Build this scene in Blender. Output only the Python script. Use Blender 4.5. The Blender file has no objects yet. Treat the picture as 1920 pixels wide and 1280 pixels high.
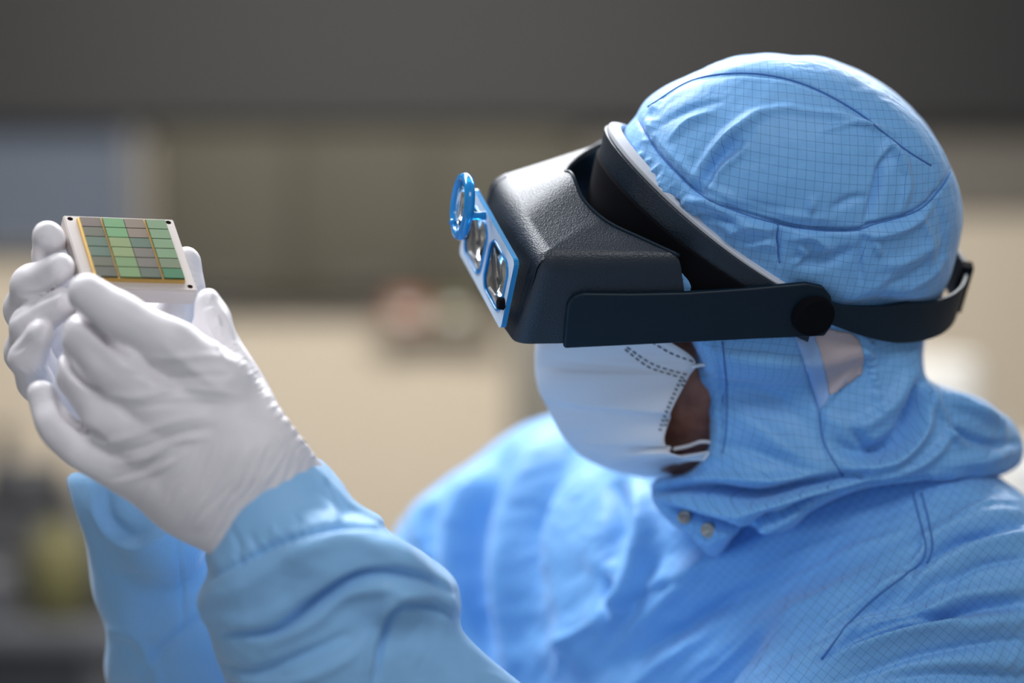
import bpy, bmesh, math, random
import numpy as np
from mathutils import Vector, Matrix
from mathutils.bvhtree import BVHTree

# ------------------------------------------------------------------ camera
CAMZ = 1.5
LENS = 85.0
FPX = 1920 * LENS / 36.0
scene = bpy.context.scene
cam_d = bpy.data.cameras.new('camera')
cam = bpy.data.objects.new('camera', cam_d)
scene.collection.objects.link(cam)
cam.location = (0, 0, CAMZ)
cam.rotation_euler = (math.radians(90), 0, 0)
cam_d.lens = LENS
cam_d.sensor_width = 36
cam_d.clip_end = 60
cam_d.dof.use_dof = True
cam_d.dof.focus_distance = 1.53
cam_d.dof.aperture_fstop = 1.9
scene.camera = cam

# ------------------------------------------------------------------ world, lamps
world = bpy.data.worlds.new('room_ambient')
scene.world = world
world.use_nodes = True
bg = world.node_tree.nodes['Background']
bg.inputs[0].default_value = (0.74, 0.79, 0.88, 1)
bg.inputs[1].default_value = 0.50


def area(name, loc, target, size, power, col=(1, 1, 1), sy=None):
    d = bpy.data.lights.new(name, 'AREA')
    d.energy = power
    d.color = col
    d.size = size
    if sy:
        d.shape = 'RECTANGLE'
        d.size_y = sy
    o = bpy.data.objects.new(name, d)
    scene.collection.objects.link(o)
    o.location = loc
    v = Vector(target) - Vector(loc)
    o.rotation_euler = v.to_track_quat('-Z', 'Y').to_euler()
    return o


area('ceiling_panel_behind', (0.35, 2.75, 2.75), (0.1, 1.5, 1.5), 1.6, 64, (0.95, 0.97, 1.0), 0.7)
area('ceiling_panel_above', (-0.5, 1.95, 2.78), (-0.1, 1.55, 1.5), 1.2, 66, (0.93, 0.95, 1.0), 0.9)
area('front_fill', (0.3, 0.3, 2.78), (0.15, 1.6, 1.4), 1.2, 20, (0.97, 0.98, 1.0), 0.8)  # added weak fill from the camera side, at ceiling height
area('ceiling_panel_far', (-0.3, 3.9, 2.78), (-0.2, 6.0, 1.2), 1.8, 140, (1.0, 0.94, 0.85), 0.5)

scene.view_settings.view_transform = 'Standard'
scene.view_settings.look = 'None'
scene.view_settings.gamma = 1
scene.view_settings.exposure = 0.0
scene.view_settings.use_curve_mapping = False

# ------------------------------------------------------------------ helpers
rng = random.Random(7)


def W(px, py, d):
    return np.array([(px - 960) / FPX * d, d, CAMZ - (py - 640) / FPX * d])


def to_px(V):
    return 960 + FPX * V[..., 0] / V[..., 1], 640 - FPX * (V[..., 2] - CAMZ) / V[..., 1]


# head frame: F forward, L towards the person's left (near camera), U crown
HL = np.array([0.28, -0.80, -0.52]); HL /= np.linalg.norm(HL)
HU = np.array([0.165, -0.50, 0.85]); HU -= HL * HU.dot(HL); HU /= np.linalg.norm(HU)
HF = np.cross(HU, HL)
if HF[0] > 0:
    HF = -HF
HO = W(1490, 410, 1.63)


def hw(f, l, u):
    return HO + HF * f + HL * l + HU * u


def hcoord(P):
    D = P - HO
    return D @ HF, D @ HL, D @ HU


def H(px, py, l0, b=0.0):
    """point on the camera ray through a pixel lying on the head plane l = l0 + b*f"""
    n = HL - b * HF
    c = l0
    o = np.array([0, 0, CAMZ]); d = W(px, py, 1.0) - o
    t = (c - n.dot(o - HO)) / n.dot(d)
    return o + d * t


def HU_(px, py, u0):
    o = np.array([0, 0, CAMZ]); d = W(px, py, 1.0) - o
    t = (u0 - HU.dot(o - HO)) / HU.dot(d)
    return o + d * t


MATS = {}


def mat(name, col, rough=0.5, metal=0.0, spec=0.5, **kw):
    m = bpy.data.materials.new(name)
    m.use_nodes = True
    b = m.node_tree.nodes['Principled BSDF']
    b.inputs['Base Color'].default_value = (*col, 1)
    b.inputs['Roughness'].default_value = rough
    b.inputs['Metallic'].default_value = metal
    b.inputs['Specular IOR Level'].default_value = spec
    for k, v in kw.items():
        b.inputs[k.replace('_', ' ')].default_value = v
    MATS[name] = m
    return m


def noise_bump(m, scale, strength, dist=0.001, detail=3, coord='Object', stretch=None):
    nt = m.node_tree
    b = nt.nodes['Principled BSDF']
    tc = nt.nodes.new('ShaderNodeTexCoord')
    n = nt.nodes.new('ShaderNodeTexNoise')
    n.inputs['Scale'].default_value = scale
    n.inputs['Detail'].default_value = detail
    mp = nt.nodes.new('ShaderNodeMapping')
    if stretch:
        mp.inputs['Scale'].default_value = stretch
    nt.links.new(tc.outputs[coord], mp.inputs[0])
    nt.links.new(mp.outputs[0], n.inputs['Vector'])
    bp = nt.nodes.new('ShaderNodeBump')
    bp.inputs['Strength'].default_value = strength
    bp.inputs['Distance'].default_value = dist
    nt.links.new(n.outputs['Fac'], bp.inputs['Height'])
    nt.links.new(bp.outputs[0], b.inputs['Normal'])
    return n, bp


def colour_noise(m, c1, c2, scale, detail=3):
    nt = m.node_tree
    b = nt.nodes['Principled BSDF']
    tc = nt.nodes.new('ShaderNodeTexCoord')
    n = nt.nodes.new('ShaderNodeTexNoise')
    n.inputs['Scale'].default_value = scale
    n.inputs['Detail'].default_value = detail
    r = nt.nodes.new('ShaderNodeValToRGB')
    r.color_ramp.elements[0].color = (*c1, 1)
    r.color_ramp.elements[1].color = (*c2, 1)
    r.color_ramp.elements[0].position = 0.35
    r.color_ramp.elements[1].position = 0.65
    nt.links.new(tc.outputs['Object'], n.inputs['Vector'])
    nt.links.new(n.outputs['Fac'], r.inputs[0])
    nt.links.new(r.outputs[0], b.inputs['Base Color'])


def cloth_mat(name, base, line, cell=0.0052, lw=0.045):
    """anti-static cloth: fine dark conductive thread grid in the UV map (metres)"""
    m = mat(name, base, 0.50, spec=0.38)
    nt = m.node_tree
    b = nt.nodes['Principled BSDF']
    b.inputs['Sheen Weight'].default_value = 0.25
    b.inputs['Sheen Roughness'].default_value = 0.5
    uv = nt.nodes.new('ShaderNodeUVMap'); uv.uv_map = 'cloth'
    sp = nt.nodes.new('ShaderNodeSeparateXYZ')
    nt.links.new(uv.outputs[0], sp.inputs[0])
    outs = []
    for ax in (0, 1):
        mu = nt.nodes.new('ShaderNodeMath'); mu.operation = 'MULTIPLY'; mu.inputs[1].default_value = 1 / cell
        fr = nt.nodes.new('ShaderNodeMath'); fr.operation = 'FRACT'
        cm = nt.nodes.new('ShaderNodeMath'); cm.operation = 'LESS_THAN'; cm.inputs[1].default_value = lw
        nt.links.new(sp.outputs[ax], mu.inputs[0]); nt.links.new(mu.outputs[0], fr.inputs[0])
        nt.links.new(fr.outputs[0], cm.inputs[0]); outs.append(cm)
    mx = nt.nodes.new('ShaderNodeMath'); mx.operation = 'MAXIMUM'
    nt.links.new(outs[0].outputs[0], mx.inputs[0]); nt.links.new(outs[1].outputs[0], mx.inputs[1])
    ml = nt.nodes.new('ShaderNodeMath'); ml.operation = 'MULTIPLY'; ml.inputs[1].default_value = 0.62
    nt.links.new(mx.outputs[0], ml.inputs[0])
    mix = nt.nodes.new('ShaderNodeMix'); mix.data_type = 'RGBA'
    mix.inputs['A'].default_value = (*base, 1); mix.inputs['B'].default_value = (*line, 1)
    nt.links.new(ml.outputs[0], mix.inputs['Factor'])
    nt.links.new(mix.outputs['Result'], b.inputs['Base Color'])
    # thin cloth lets a little light through
    tr = nt.nodes.new('ShaderNodeBsdfTranslucent'); tr.inputs[0].default_value = (*base, 1)
    tc = nt.nodes.new('ShaderNodeTexCoord')
    n = nt.nodes.new('ShaderNodeTexNoise'); n.inputs['Scale'].default_value = 55; n.inputs['Detail'].default_value = 4
    n.inputs['Distortion'].default_value = 0.6
    nt.links.new(tc.outputs['Object'], n.inputs['Vector'])
    bp = nt.nodes.new('ShaderNodeBump'); bp.inputs['Strength'].default_value = 0.35; bp.inputs['Distance'].default_value = 0.003
    nt.links.new(n.outputs['Fac'], bp.inputs['Height']); nt.links.new(bp.outputs[0], b.inputs['Normal'])
    return m


def link(o, parent=None):
    scene.collection.objects.link(o)
    if parent is not None:
        o.parent = parent
    return o


def mesh_obj(name, verts, faces, m=None, parent=None, smooth=True):
    me = bpy.data.meshes.new(name)
    me.from_pydata([tuple(map(float, v)) for v in verts], [], [tuple(map(int, f)) for f in faces])
    me.update()
    if m is not None:
        for mm in (m if isinstance(m, (list, tuple)) else [m]):
            me.materials.append(mm)
    o = bpy.data.objects.new(name, me)
    if smooth:
        me.shade_smooth()
    return link(o, parent)


def np_mesh(name, V, Q, m, parent=None, uv=None):
    me = bpy.data.meshes.new(name)
    nv, nf = len(V), len(Q)
    me.vertices.add(nv); me.vertices.foreach_set('co', V.astype(np.float32).ravel())
    me.loops.add(nf * 4); me.loops.foreach_set('vertex_index', Q.astype(np.int32).ravel())
    me.polygons.add(nf)
    me.polygons.foreach_set('loop_start', np.arange(0, nf * 4, 4, dtype=np.int32))
    me.update(calc_edges=True)
    me.validate()
    if uv is not None:
        lay = me.uv_layers.new(name='cloth')
        lay.data.foreach_set('uv', uv[Q.ravel()].astype(np.float32).ravel())
    me.materials.append(m)
    me.shade_smooth()
    o = bpy.data.objects.new(name, me)
    return link(o, parent)


def tag(o, label=None, cat=None, group=None, kind=None):
    if label: o['label'] = label
    if cat: o['category'] = cat
    if group: o['group'] = group
    if kind: o['kind'] = kind
    return o


def empty(name, loc, label, cat, group=None):
    o = bpy.data.objects.new(name, None)
    o.empty_display_size = 0.02
    o.location = loc
    link(o)
    return tag(o, label, cat, group)


def keep(o, parent):
    """parent while keeping world-space vertices in place"""
    o.parent = parent
    o.matrix_parent_inverse = Matrix.Translation(parent.location).inverted()
    return o


def boxm(name, lo, hi, m, parent=None, bev=0.0, smooth=False):
    bm = bmesh.new()
    bmesh.ops.create_cube(bm, size=1)
    for v in bm.verts:
        v.co = Vector([lo[i] + (v.co[i] + .5) * (hi[i] - lo[i]) for i in range(3)])
    if bev:
        bmesh.ops.bevel(bm, geom=bm.edges[:], offset=bev, segments=3, affect='EDGES', profile=.5)
    me = bpy.data.meshes.new(name); bm.to_mesh(me); bm.free()
    me.materials.append(m)
    o = bpy.data.objects.new(name, me)
    if smooth or bev: me.shade_smooth(); me.set_sharp_from_angle(angle=math.radians(50))
    link(o)
    if parent: keep(o, parent)
    return o


def tube(name, pts, r, m, parent=None, seg=8, closed=False):
    """swept round tube through 3D points; r float or list"""
    pts = [Vector(p) for p in pts]
    n = len(pts)
    rs = r if hasattr(r, '__len__') else [r] * n
    verts = []; faces = []
    up = Vector((0.123, 0.456, 0.881)).normalized()
    for i, p in enumerate(pts):
        if closed:
            t = pts[(i + 1) % n] - pts[i - 1]
        else:
            t = pts[min(i + 1, n - 1)] - pts[max(i - 1, 0)]
        t.normalize()
        a = t.cross(up).normalized(); b = t.cross(a).normalized()
        up = -a.cross(t).normalized() if False else up
        for k in range(seg):
            w = 2 * math.pi * k / seg
            verts.append(p + (a * math.cos(w) + b * math.sin(w)) * rs[i])
    for i in range(n if closed else n - 1):
        j = (i + 1) % n
        for k in range(seg):
            k2 = (k + 1) % seg
            faces.append((i * seg + k, i * seg + k2, j * seg + k2, j * seg + k))
    if not closed:
        faces.append(tuple(range(seg))[::-1]); faces.append(tuple(range((n - 1) * seg, n * seg)))
    o = mesh_obj(name, verts, faces, m)
    if parent: keep(o, parent)
    return o


def spline(pts, n=12):
    """catmull-rom resample of a point list"""
    P = [np.array(p, float) for p in pts]
    P = [2 * P[0] - P[1]] + P + [2 * P[-1] - P[-2]]
    out = []
    for i in range(1, len(P) - 2):
        for k in range(n):
            t = k / n
            a, b, c, d = P[i - 1], P[i], P[i + 1], P[i + 2]
            out.append(.5 * ((2 * b) + (c - a) * t + (2 * a - 5 * b + 4 * c - d) * t * t + (3 * b - a - 3 * c + d) * t ** 3))
    out.append(P[-2])
    return np.array(out)


# ------------------------------------------------------------------ distance-field modelling
class Outline:
    """signed distance to a closed pixel polygon (inside negative), looked up from a raster"""
    def __init__(self, pts, smooth=True, step=6):
        if smooth:
            pts = spline(list(pts) + [pts[0]], 5)[:-1]
        self.p = np.array(pts, float)
        lo = self.p.min(0) - 260; hi = self.p.max(0) + 260
        self.lo = lo; self.step = step
        nx, ny = ((hi - lo) / step).astype(int) + 2
        gx, gy = np.meshgrid(lo[0] + np.arange(nx) * step, lo[1] + np.arange(ny) * step, indexing='ij')
        d2 = np.full(gx.shape, 1e12); ins = np.zeros(gx.shape, bool)
        for i in range(len(self.p)):
            a = self.p[i]; b = self.p[(i + 1) % len(self.p)]
            e = b - a; L = max(e @ e, 1e-9)
            t = np.clip(((gx - a[0]) * e[0] + (gy - a[1]) * e[1]) / L, 0, 1)
            d2 = np.minimum(d2, (gx - a[0] - t * e[0]) ** 2 + (gy - a[1] - t * e[1]) ** 2)
            c = ((a[1] > gy) != (b[1] > gy))
            with np.errstate(divide='ignore', invalid='ignore'):
                xc = (b[0] - a[0]) * (gy - a[1]) / (b[1] - a[1] + 1e-12) + a[0]
            ins ^= c & (gx < xc)
        self.g = np.where(ins, -1, 1) * np.sqrt(d2)

    def px(self, x, y):
        g = self.g
        u = np.clip((x - self.lo[0]) / self.step, 0, g.shape[0] - 1.001)
        v = np.clip((y - self.lo[1]) / self.step, 0, g.shape[1] - 1.001)
        i = u.astype(int); j = v.astype(int); u = u - i; v = v - j
        return (g[i, j] * (1 - u) * (1 - v) + g[i + 1, j] * u * (1 - v) + g[i, j + 1] * (1 - u) * v + g[i + 1, j + 1] * u * v)

    def __call__(self, P):
        x, y = to_px(P)
        return self.px(x, y) * P[..., 1] / FPX


def smin(a, b, k):
    h = np.clip(.5 + .5 * (b - a) / k, 0, 1)
    return b + (a - b) * h - k * h * (1 - h)


def smax(a, b, k):
    return -smin(-a, -b, k)


def cone(P, a, b, ra, rb, flat=None):
    a = np.asarray(a); b = np.asarray(b)
    e = b - a; L = max(e @ e, 1e-12)
    D = P - a
    t = np.clip((D @ e) / L, 0, 1)
    Q = D - t[..., None] * e
    if flat is not None:  # flatten along axis: (unit vector, factor)
        ax, k = flat
        c = Q @ ax
        Q = Q + (c * (1 / k - 1))[..., None] * ax
    return np.sqrt((Q ** 2).sum(-1)) - (ra + (rb - ra) * t)


def ellipsoid(P, c, axes, r):
    D = P - np.asarray(c)
    q = np.stack([D @ np.asarray(ax) / rr for ax, rr in zip(axes, r)], -1)
    k0 = np.sqrt((q ** 2).sum(-1)) + 1e-9
    q2 = np.stack([q[..., i] / r[i] for i in range(3)], -1)
    k1 = np.sqrt((q2 ** 2).sum(-1)) + 1e-9
    return k0 * (k0 - 1) / k1


def surface_nets(func, lo, hi, h):
    lo = np.array(lo, float); hi = np.array(hi, float)
    n = np.ceil((hi - lo) / h).astype(int) + 1
    xs = [lo[i] + np.arange(n[i]) * h for i in range(3)]
    vals = np.empty(n, np.float32)
    ch = max(1, int(1.5e6 // (n[1] * n[2])))
    for s in range(0, n[0], ch):
        X, Y, Z = np.meshgrid(xs[0][s:s + ch], xs[1], xs[2], indexing='ij')
        vals[s:s + ch] = func(np.stack([X, Y, Z], -1))
    # close at the box border
    for ax in range(3):
        sl = [slice(None)] * 3; sl[ax] = 0; vals[tuple(sl)] = np.maximum(vals[tuple(sl)], h * .5)
        sl[ax] = -1; vals[tuple(sl)] = np.maximum(vals[tuple(sl)], h * .5)
    ins = vals < 0
    c = n - 1
    acc = np.zeros((*c, 3), np.float32); cnt = np.zeros(c, np.float32)
    offs = [(i, j, k) for i in (0, 1) for j in (0, 1) for k in (0, 1)]

    def sub(A, o):
        return A[o[0]:o[0] + c[0], o[1]:o[1] + c[1], o[2]:o[2] + c[2]]
    for o in offs:
        for ax in range(3):
            if o[ax] == 1: continue
            o2 = list(o); o2[ax] = 1
            a = sub(vals, o); b = sub(vals, o2)
            x = (a < 0) != (b < 0)
            t = np.where(x, a / np.where(x, a - b, 1), 0)
            for q in range(3):
                acc[..., q] += np.where(x, (t if q == ax else o[q]), 0)
            cnt += x
    act = cnt > 0
    idx = -np.ones(c, np.int64); idx[act] = np.arange(act.sum())
    ijk = np.argwhere(act)
    V = lo + (ijk + acc[act] / cnt[act][:, None]) * h
    quads = []
    for ax in range(3):
        a1, a2 = (ax + 1) % 3, (ax + 2) % 3
        A = ins
        s0 = [slice(None)] * 3; s1 = [slice(None)] * 3
        s0[ax] = slice(0, -1); s1[ax] = slice(1, None)
        chg = A[tuple(s0)] != A[tuple(s1)]
        loc = np.argwhere(chg)
        loc = loc[(loc[:, a1] > 0) & (loc[:, a2] > 0) & (loc[:, a1] < c[a1]) & (loc[:, a2] < c[a2])]
        if len(loc) == 0: continue
        e1 = np.zeros(3, int); e1[a1] = 1; e2 = np.zeros(3, int); e2[a2] = 1
        q = [loc, loc - e1, loc - e1 - e2, loc - e2]
        Q = np.stack([idx[tuple(k.T)] for k in q], 1)
        flip = A[tuple(loc.T)]
        Q[~flip] = Q[~flip][:, ::-1]
        quads.append(Q)
    return V, np.concatenate(quads)


def vnormals(V, Q):
    n = np.cross(V[Q[:, 2]] - V[Q[:, 0]], V[Q[:, 3]] - V[Q[:, 1]])
    N = np.zeros_like(V)
    for k in range(4):
        for a in range(3):
            N[:, a] += np.bincount(Q[:, k], n[:, a], len(V))
    return N / (np.linalg.norm(N, axis=1, keepdims=True) + 1e-12)


def smooth(V, Q, it=2, lam=.5):
    E = np.concatenate([Q[:, [i, (i + 1) % 4]] for i in range(4)])
    deg = np.bincount(E[:, 0], minlength=len(V)) + np.bincount(E[:, 1], minlength=len(V))
    for _ in range(it):
        S = np.stack([np.bincount(E[:, 0], V[E[:, 1], a], len(V)) + np.bincount(E[:, 1], V[E[:, 0], a], len(V)) for a in range(3)], 1)
        V = V + lam * (S / np.maximum(deg, 1)[:, None] - V)
    return V


def subdivide(V, Q):
    """linear quad subdivision followed by light smoothing"""
    nv = len(V)
    E = np.sort(np.concatenate([Q[:, [i, (i + 1) % 4]] for i in range(4)]), 1)
    key = E[:, 0].astype(np.int64) * nv + E[:, 1]
    u, inv = np.unique(key, return_inverse=True)
    em = .5 * (V[u // nv] + V[u % nv])
    fc = V[Q].mean(1)
    nf = len(Q)
    eid = nv + inv.reshape(4, nf).T
    fid = nv + len(u) + np.arange(nf)
    Qn = np.concatenate([np.stack([Q[:, i], eid[:, i], fid, eid[:, (i - 1) % 4]], 1) for i in range(4)])
    Vn = np.concatenate([V, em, fc])
    return smooth(Vn, Qn, 2, .5), Qn


def pnoise(P, scale, seed=0, octs=3):
    r = np.random.RandomState(seed)
    out = np.zeros(len(P)); amp = 1
    for o in range(octs):
        s = scale * 2 ** o
        warp = np.sin(P @ r.normal(size=(3, 3)) * s * .7 + r.rand(3) * 6) * .9
        q = P * s + warp
        v = 0
        for _ in range(4):
            v = v + np.sin(q @ (r.normal(size=3) * 1.3) + r.rand() * 6.28)
        out += amp * v / 4
        amp *= .5
    return out


class Sculpt:
    """pushes and pulls a surface along strokes drawn over it as it is seen from the front"""
    def __init__(self, V, Q):
        self.V = V; self.Q = Q
        self.N = vnormals(smooth(V, Q, 4), Q)
        self.x, self.y = to_px(V)
        view = V - np.array([0, 0, CAMZ]); view /= np.linalg.norm(view, axis=1, keepdims=True)
        self.face = np.clip(-(self.N * view).sum(1) * 2.2 + .15, 0, 1)
        self.mpp = V[:, 1] / FPX
        self.D = np.zeros(len(V))
        self.gain = 1.0

    def stroke(self, pts, w, h, w2=None, taper=True, n=6):
        """pts pixels; w,w2: widths each side (right of travel = w); h in px height"""
        w2 = w if w2 is None else w2
        p = spline(pts, n)[:, :2] if len(pts) > 2 else np.array(pts, float)
        m = 3 * max(w, w2)
        sel = np.where((self.x > p[:, 0].min() - m) & (self.x < p[:, 0].max() + m) & (self.y > p[:, 1].min() - m) & (self.y < p[:, 1].max() + m) & (self.face > 0))[0]
        if len(sel) == 0: return
        x = self.x[sel]; y = self.y[sel]
        seg = np.linalg.norm(np.diff(p, axis=0), axis=1); cum = np.concatenate([[0], np.cumsum(seg)]); tot = cum[-1]
        best = np.full(len(sel), 1e9); sg = np.zeros(len(sel)); tt = np.zeros(len(sel))
        for i in range(len(p) - 1):
            e = p[i + 1] - p[i]; L = max(e @ e, 1e-9)
            t = np.clip(((x - p[i, 0]) * e[0] + (y - p[i, 1]) * e[1]) / L, 0, 1)
            dx = x - p[i, 0] - t * e[0]; dy = y - p[i, 1] - t * e[1]
            d = np.hypot(dx, dy)
            b = d < best
            best = np.where(b, d, best)
            sg = np.where(b, e[0] * dy - e[1] * dx, sg)
            tt = np.where(b, (cum[i] + t * seg[i]) / tot, tt)
        ww = np.where(sg > 0, w, w2)
        f = np.exp(-(best / ww) ** 2)
        if taper:
            f = f * np.sin(np.pi * np.clip(tt * .94 + .03, 0, 1)) ** .6
        self.D[sel] += self.gain * h * f * self.mpp[sel] * self.face[sel]

    def ridges(self, a, b, count, half, w, h, jitter=3, seed=1, curve=0):
        """family of parallel ridges whose centres run from a to b; each 'half' vector long"""
        r = random.Random(seed)
        a = np.array(a, float); b = np.array(b, float); hv = np.array(half, float)
        for i in range(count):
            c = a + (b - a) * ((i + r.uniform(-.25, .25)) / max(1, count - 1))
            s = r.uniform(.6, 1.05); o = r.uniform(-.12, .12) * hv
            j = lambda: np.array([r.uniform(-jitter, jitter), r.uniform(-jitter, jitter)])
            nrm = np.array([-hv[1], hv[0]]) / np.linalg.norm(hv) * curve
            self.stroke([c - hv * s + o + j(), c + o + nrm + j(), c + hv * s + o + j()], w * r.uniform(.8, 1.2), h * r.uniform(.6, 1.2))

    def noise(self, amp, scale, seed=0, octs=3, mask=None, along=None, keep_=.2):
        P = self.V
        if along is not None:
            d = np.array(along, float); d /= np.linalg.norm(d)
            P = P - (1 - keep_) * (P @ d)[:, None] * d
        n = pnoise(P, scale, seed, octs)
        # ridged wrinkles
        n = 1 - 2 * np.abs(n)
        self.D += amp * n * (1 if mask is None else mask)

    def soft(self, amp, scale, seed=0, octs=2):
        self.D += amp * pnoise(self.V, scale, seed, octs)

    def apply(self):
        V = self.V + self.N * self.D[:, None]
        return smooth(V, self.Q, 1, .35)


def caster(o):
    me = o.data
    return BVHTree.FromPolygons([v.co[:] for v in me.vertices], [p.vertices[:] for p in me.polygons])


def cast(bvh, px, py, off=0.0):
    o = Vector((0, 0, CAMZ)); d = Vector(W(px, py, 1.0)) - o; d.normalize()
    hit, nrm, _, _ = bvh.ray_cast(o, d)
    if hit is None: return None, None
    if nrm.dot(d) > 0: nrm = -nrm
    return hit + nrm * off, nrm


def seam(name, bvh, pts, m, parent, r=0.0007, off=0.0002, n=10):
    P = []
    for q in spline(pts, n):
        h, nn = cast(bvh, q[0], q[1], off)
        if h is not None: P.append(h)
    if len(P) > 2:
        return tube(name, P, r, m, parent, 6)


def dashes(name, bvh, pts, m, parent, dash=9, gap=6, wid=1.4, off=0.0003, cross=None):
    """short stitched dashes pressed along a path on a surface; ONE mesh"""
    p = spline(pts, 20)
    seg = np.linalg.norm(np.diff(p, axis=0), axis=1); cum = np.concatenate([[0], np.cumsum(seg)])
    verts = []; faces = []
    s = 0
    at = lambda q: np.array([np.interp(q, cum, p[:, 0]), np.interp(q, cum, p[:, 1])])
    while s + dash < cum[-1]:
        a = at(s); b = at(s + dash)
        t = (b - a) / (np.linalg.norm(b - a) + 1e-9); nn = np.array([-t[1], t[0]]) * wid
        cs = [a - nn, b - nn, b + nn, a + nn]
        hs = [cast(bvh, c[0], c[1], off) for c in cs]
        hb = [cast(bvh, c[0], c[1], -off) for c in cs]
        if all(h[0] is not None for h in hs):
            k = len(verts)
            verts += [h[0] for h in hs] + [h[0] for h in hb]
            faces += [(k, k + 1, k + 2, k + 3), (k + 7, k + 6, k + 5, k + 4)]
            for i in range(4):
                j = (i + 1) % 4
                faces.append((k + i, k + 4 + i, k + 4 + j, k + j))
        s += dash + gap
    o = mesh_obj(name, verts, faces, m, smooth=False)
    keep(o, parent)
    return o


def patch(name, bvh, poly, m, parent, off=0.0006, step=5, thick=0.0005):
    """cloth patch lying on a surface inside a pixel polygon"""
    ol = Outline(poly, smooth=False, step=3)
    p = np.array(poly, float); lo = p.min(0); hi = p.max(0)
    xs = np.arange(lo[0] - step, hi[0] + step, step); ys = np.arange(lo[1] - step, hi[1] + step, step)
    idx = {}; verts = []; faces = []

    def vid(i, j):
        if (i, j) in idx: return idx[(i, j)]
        x, y = xs[i], ys[j]
        d = float(ol.px(np.array(x), np.array(y)))
        if d > 0:   # snap to border
            e = 1.0
            gx = float(ol.px(np.array(x + e), np.array(y)) - ol.px(np.array(x - e), np.array(y))) / 2
            gy = float(ol.px(np.array(x), np.array(y + e)) - ol.px(np.array(x), np.array(y - e))) / 2
            g = math.hypot(gx, gy) + 1e-6
            x -= gx / g * d; y -= gy / g * d
        h, _ = cast(bvh, x, y, off)
        if h is None: idx[(i, j)] = None; return None
        verts.append(h); idx[(i, j)] = len(verts) - 1
        return idx[(i, j)]
    for i in range(len(xs) - 1):
        for j in range(len(ys) - 1):
            cx, cy = xs[i] + step / 2, ys[j] + step / 2
            if ol.px(np.array(cx), np.array(cy)) < step * .3:
                q = [vid(i, j), vid(i, j + 1), vid(i + 1, j + 1), vid(i + 1, j)]
                if None not in q: faces.append(q)
    o = mesh_obj(name, verts, faces, m)
    keep(o, parent)
    md = o.modifiers.new('t', 'SOLIDIFY'); md.thickness = thick
    return o


def px_uv(V, ang=0.0, sx=1.0, sy=1.0, ref=1.6):
    c, s = math.cos(ang), math.sin(ang)
    a, b = V[:, 0], V[:, 2]
    return np.stack([(a * c - b * s) * sx, (a * s + b * c) * sy], 1)


# ------------------------------------------------------------------ materials
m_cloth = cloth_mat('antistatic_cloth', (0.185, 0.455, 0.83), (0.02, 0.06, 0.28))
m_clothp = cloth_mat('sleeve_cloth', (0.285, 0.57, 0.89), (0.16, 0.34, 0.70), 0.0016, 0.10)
m_seam = mat('seam_thread', (0.07, 0.2, 0.5), 0.7)
m_tape = mat('light_tape', (0.30, 0.48, 0.80), 0.6)
m_glove = mat('nitrile_glove', (0.80, 0.765, 0.78), 0.42, spec=0.4)
m_glove.node_tree.nodes['Principled BSDF'].inputs['Subsurface Weight'].default_value = 0.12
m_glove.node_tree.nodes['Principled BSDF'].inputs['Subsurface Radius'].default_value = (0.004, 0.0025, 0.002)
noise_bump(m_glove, 130, 0.25, 0.0012, 3)
m_skin = mat('skin', (0.28, 0.115, 0.075), 0.5)
colour_noise(m_skin, (0.20, 0.075, 0.05), (0.32, 0.14, 0.095), 90, 4)
m_mask = mat('mask_fabric', (0.72, 0.75, 0.80), 0.75, spec=0.2)
noise_bump(m_mask, 900, 0.12, 0.0004, 2)
m_dash = mat('pressed_stitch', (0.10, 0.12, 0.16), 0.7)
m_visor = mat('visor_plastic', (0.004, 0.012, 0.024), 0.42, spec=0.6)
nt = m_visor.node_tree
_tc = nt.nodes.new('ShaderNodeTexCoord'); _v = nt.nodes.new('ShaderNodeTexVoronoi'); _v.inputs['Scale'].default_value = 900
_n = nt.nodes.new('ShaderNodeTexNoise'); _n.inputs['Scale'].default_value = 500
_b = nt.nodes.new('ShaderNodeBump'); _b.inputs['Strength'].default_value = 0.4; _b.inputs['Distance'].default_value = 0.0005
nt.links.new(_tc.outputs['Object'], _v.inputs['Vector']); nt.links.new(_v.outputs['Distance'], _b.inputs['Height'])
nt.links.new(_b.outputs[0], nt.nodes['Principled BSDF'].inputs['Normal'])
m_arm = mat('arm_plastic', (0.002, 0.012, 0.024), 0.45, spec=0.28)
m_black = mat('black_foam', (0.004, 0.004, 0.006), 0.9, spec=0.1)
m_felt = mat('white_felt', (0.62, 0.64, 0.68), 0.8)
m_bluep = mat('blue_acrylic', (0.02, 0.40, 0.90), 0.12, spec=0.6)
m_bluep.node_tree.nodes['Principled BSDF'].inputs['Transmission Weight'].default_value = 0.5
m_platef = mat('frosted_reflection_face', (0.62, 0.74, 0.88), 0.25, spec=0.6)  # whitish base colour stands in for the reflection on the clear plate
m_glass = mat('lens_glass', (0.92, 0.97, 1.0), 0.03, spec=0.6)
m_glass.node_tree.nodes['Principled BSDF'].inputs['Transmission Weight'].default_value = 1.0
m_glass.node_tree.nodes['Principled BSDF'].inputs['IOR'].default_value = 1.49
m_ceramic = mat('white_ceramic', (0.52, 0.465, 0.43), 0.45)
m_holes = mat('bored_hole', (0.06, 0.035, 0.02), 0.7)
m_gold = mat('gold', (0.62, 0.42, 0.14), 0.38, metal=0.85)
m_goldw = mat('gold_wire', (0.72, 0.5, 0.2), 0.3, metal=0.8)
m_silver = mat('steel_snap', (0.42, 0.38, 0.32), 0.3, metal=0.9)
m_netting = mat('mesh_fabric', (0.52, 0.44, 0.46), 0.6)
noise_bump(m_netting, 400, 0.4, 0.001, 2, stretch=(1, 1, 5))

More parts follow.
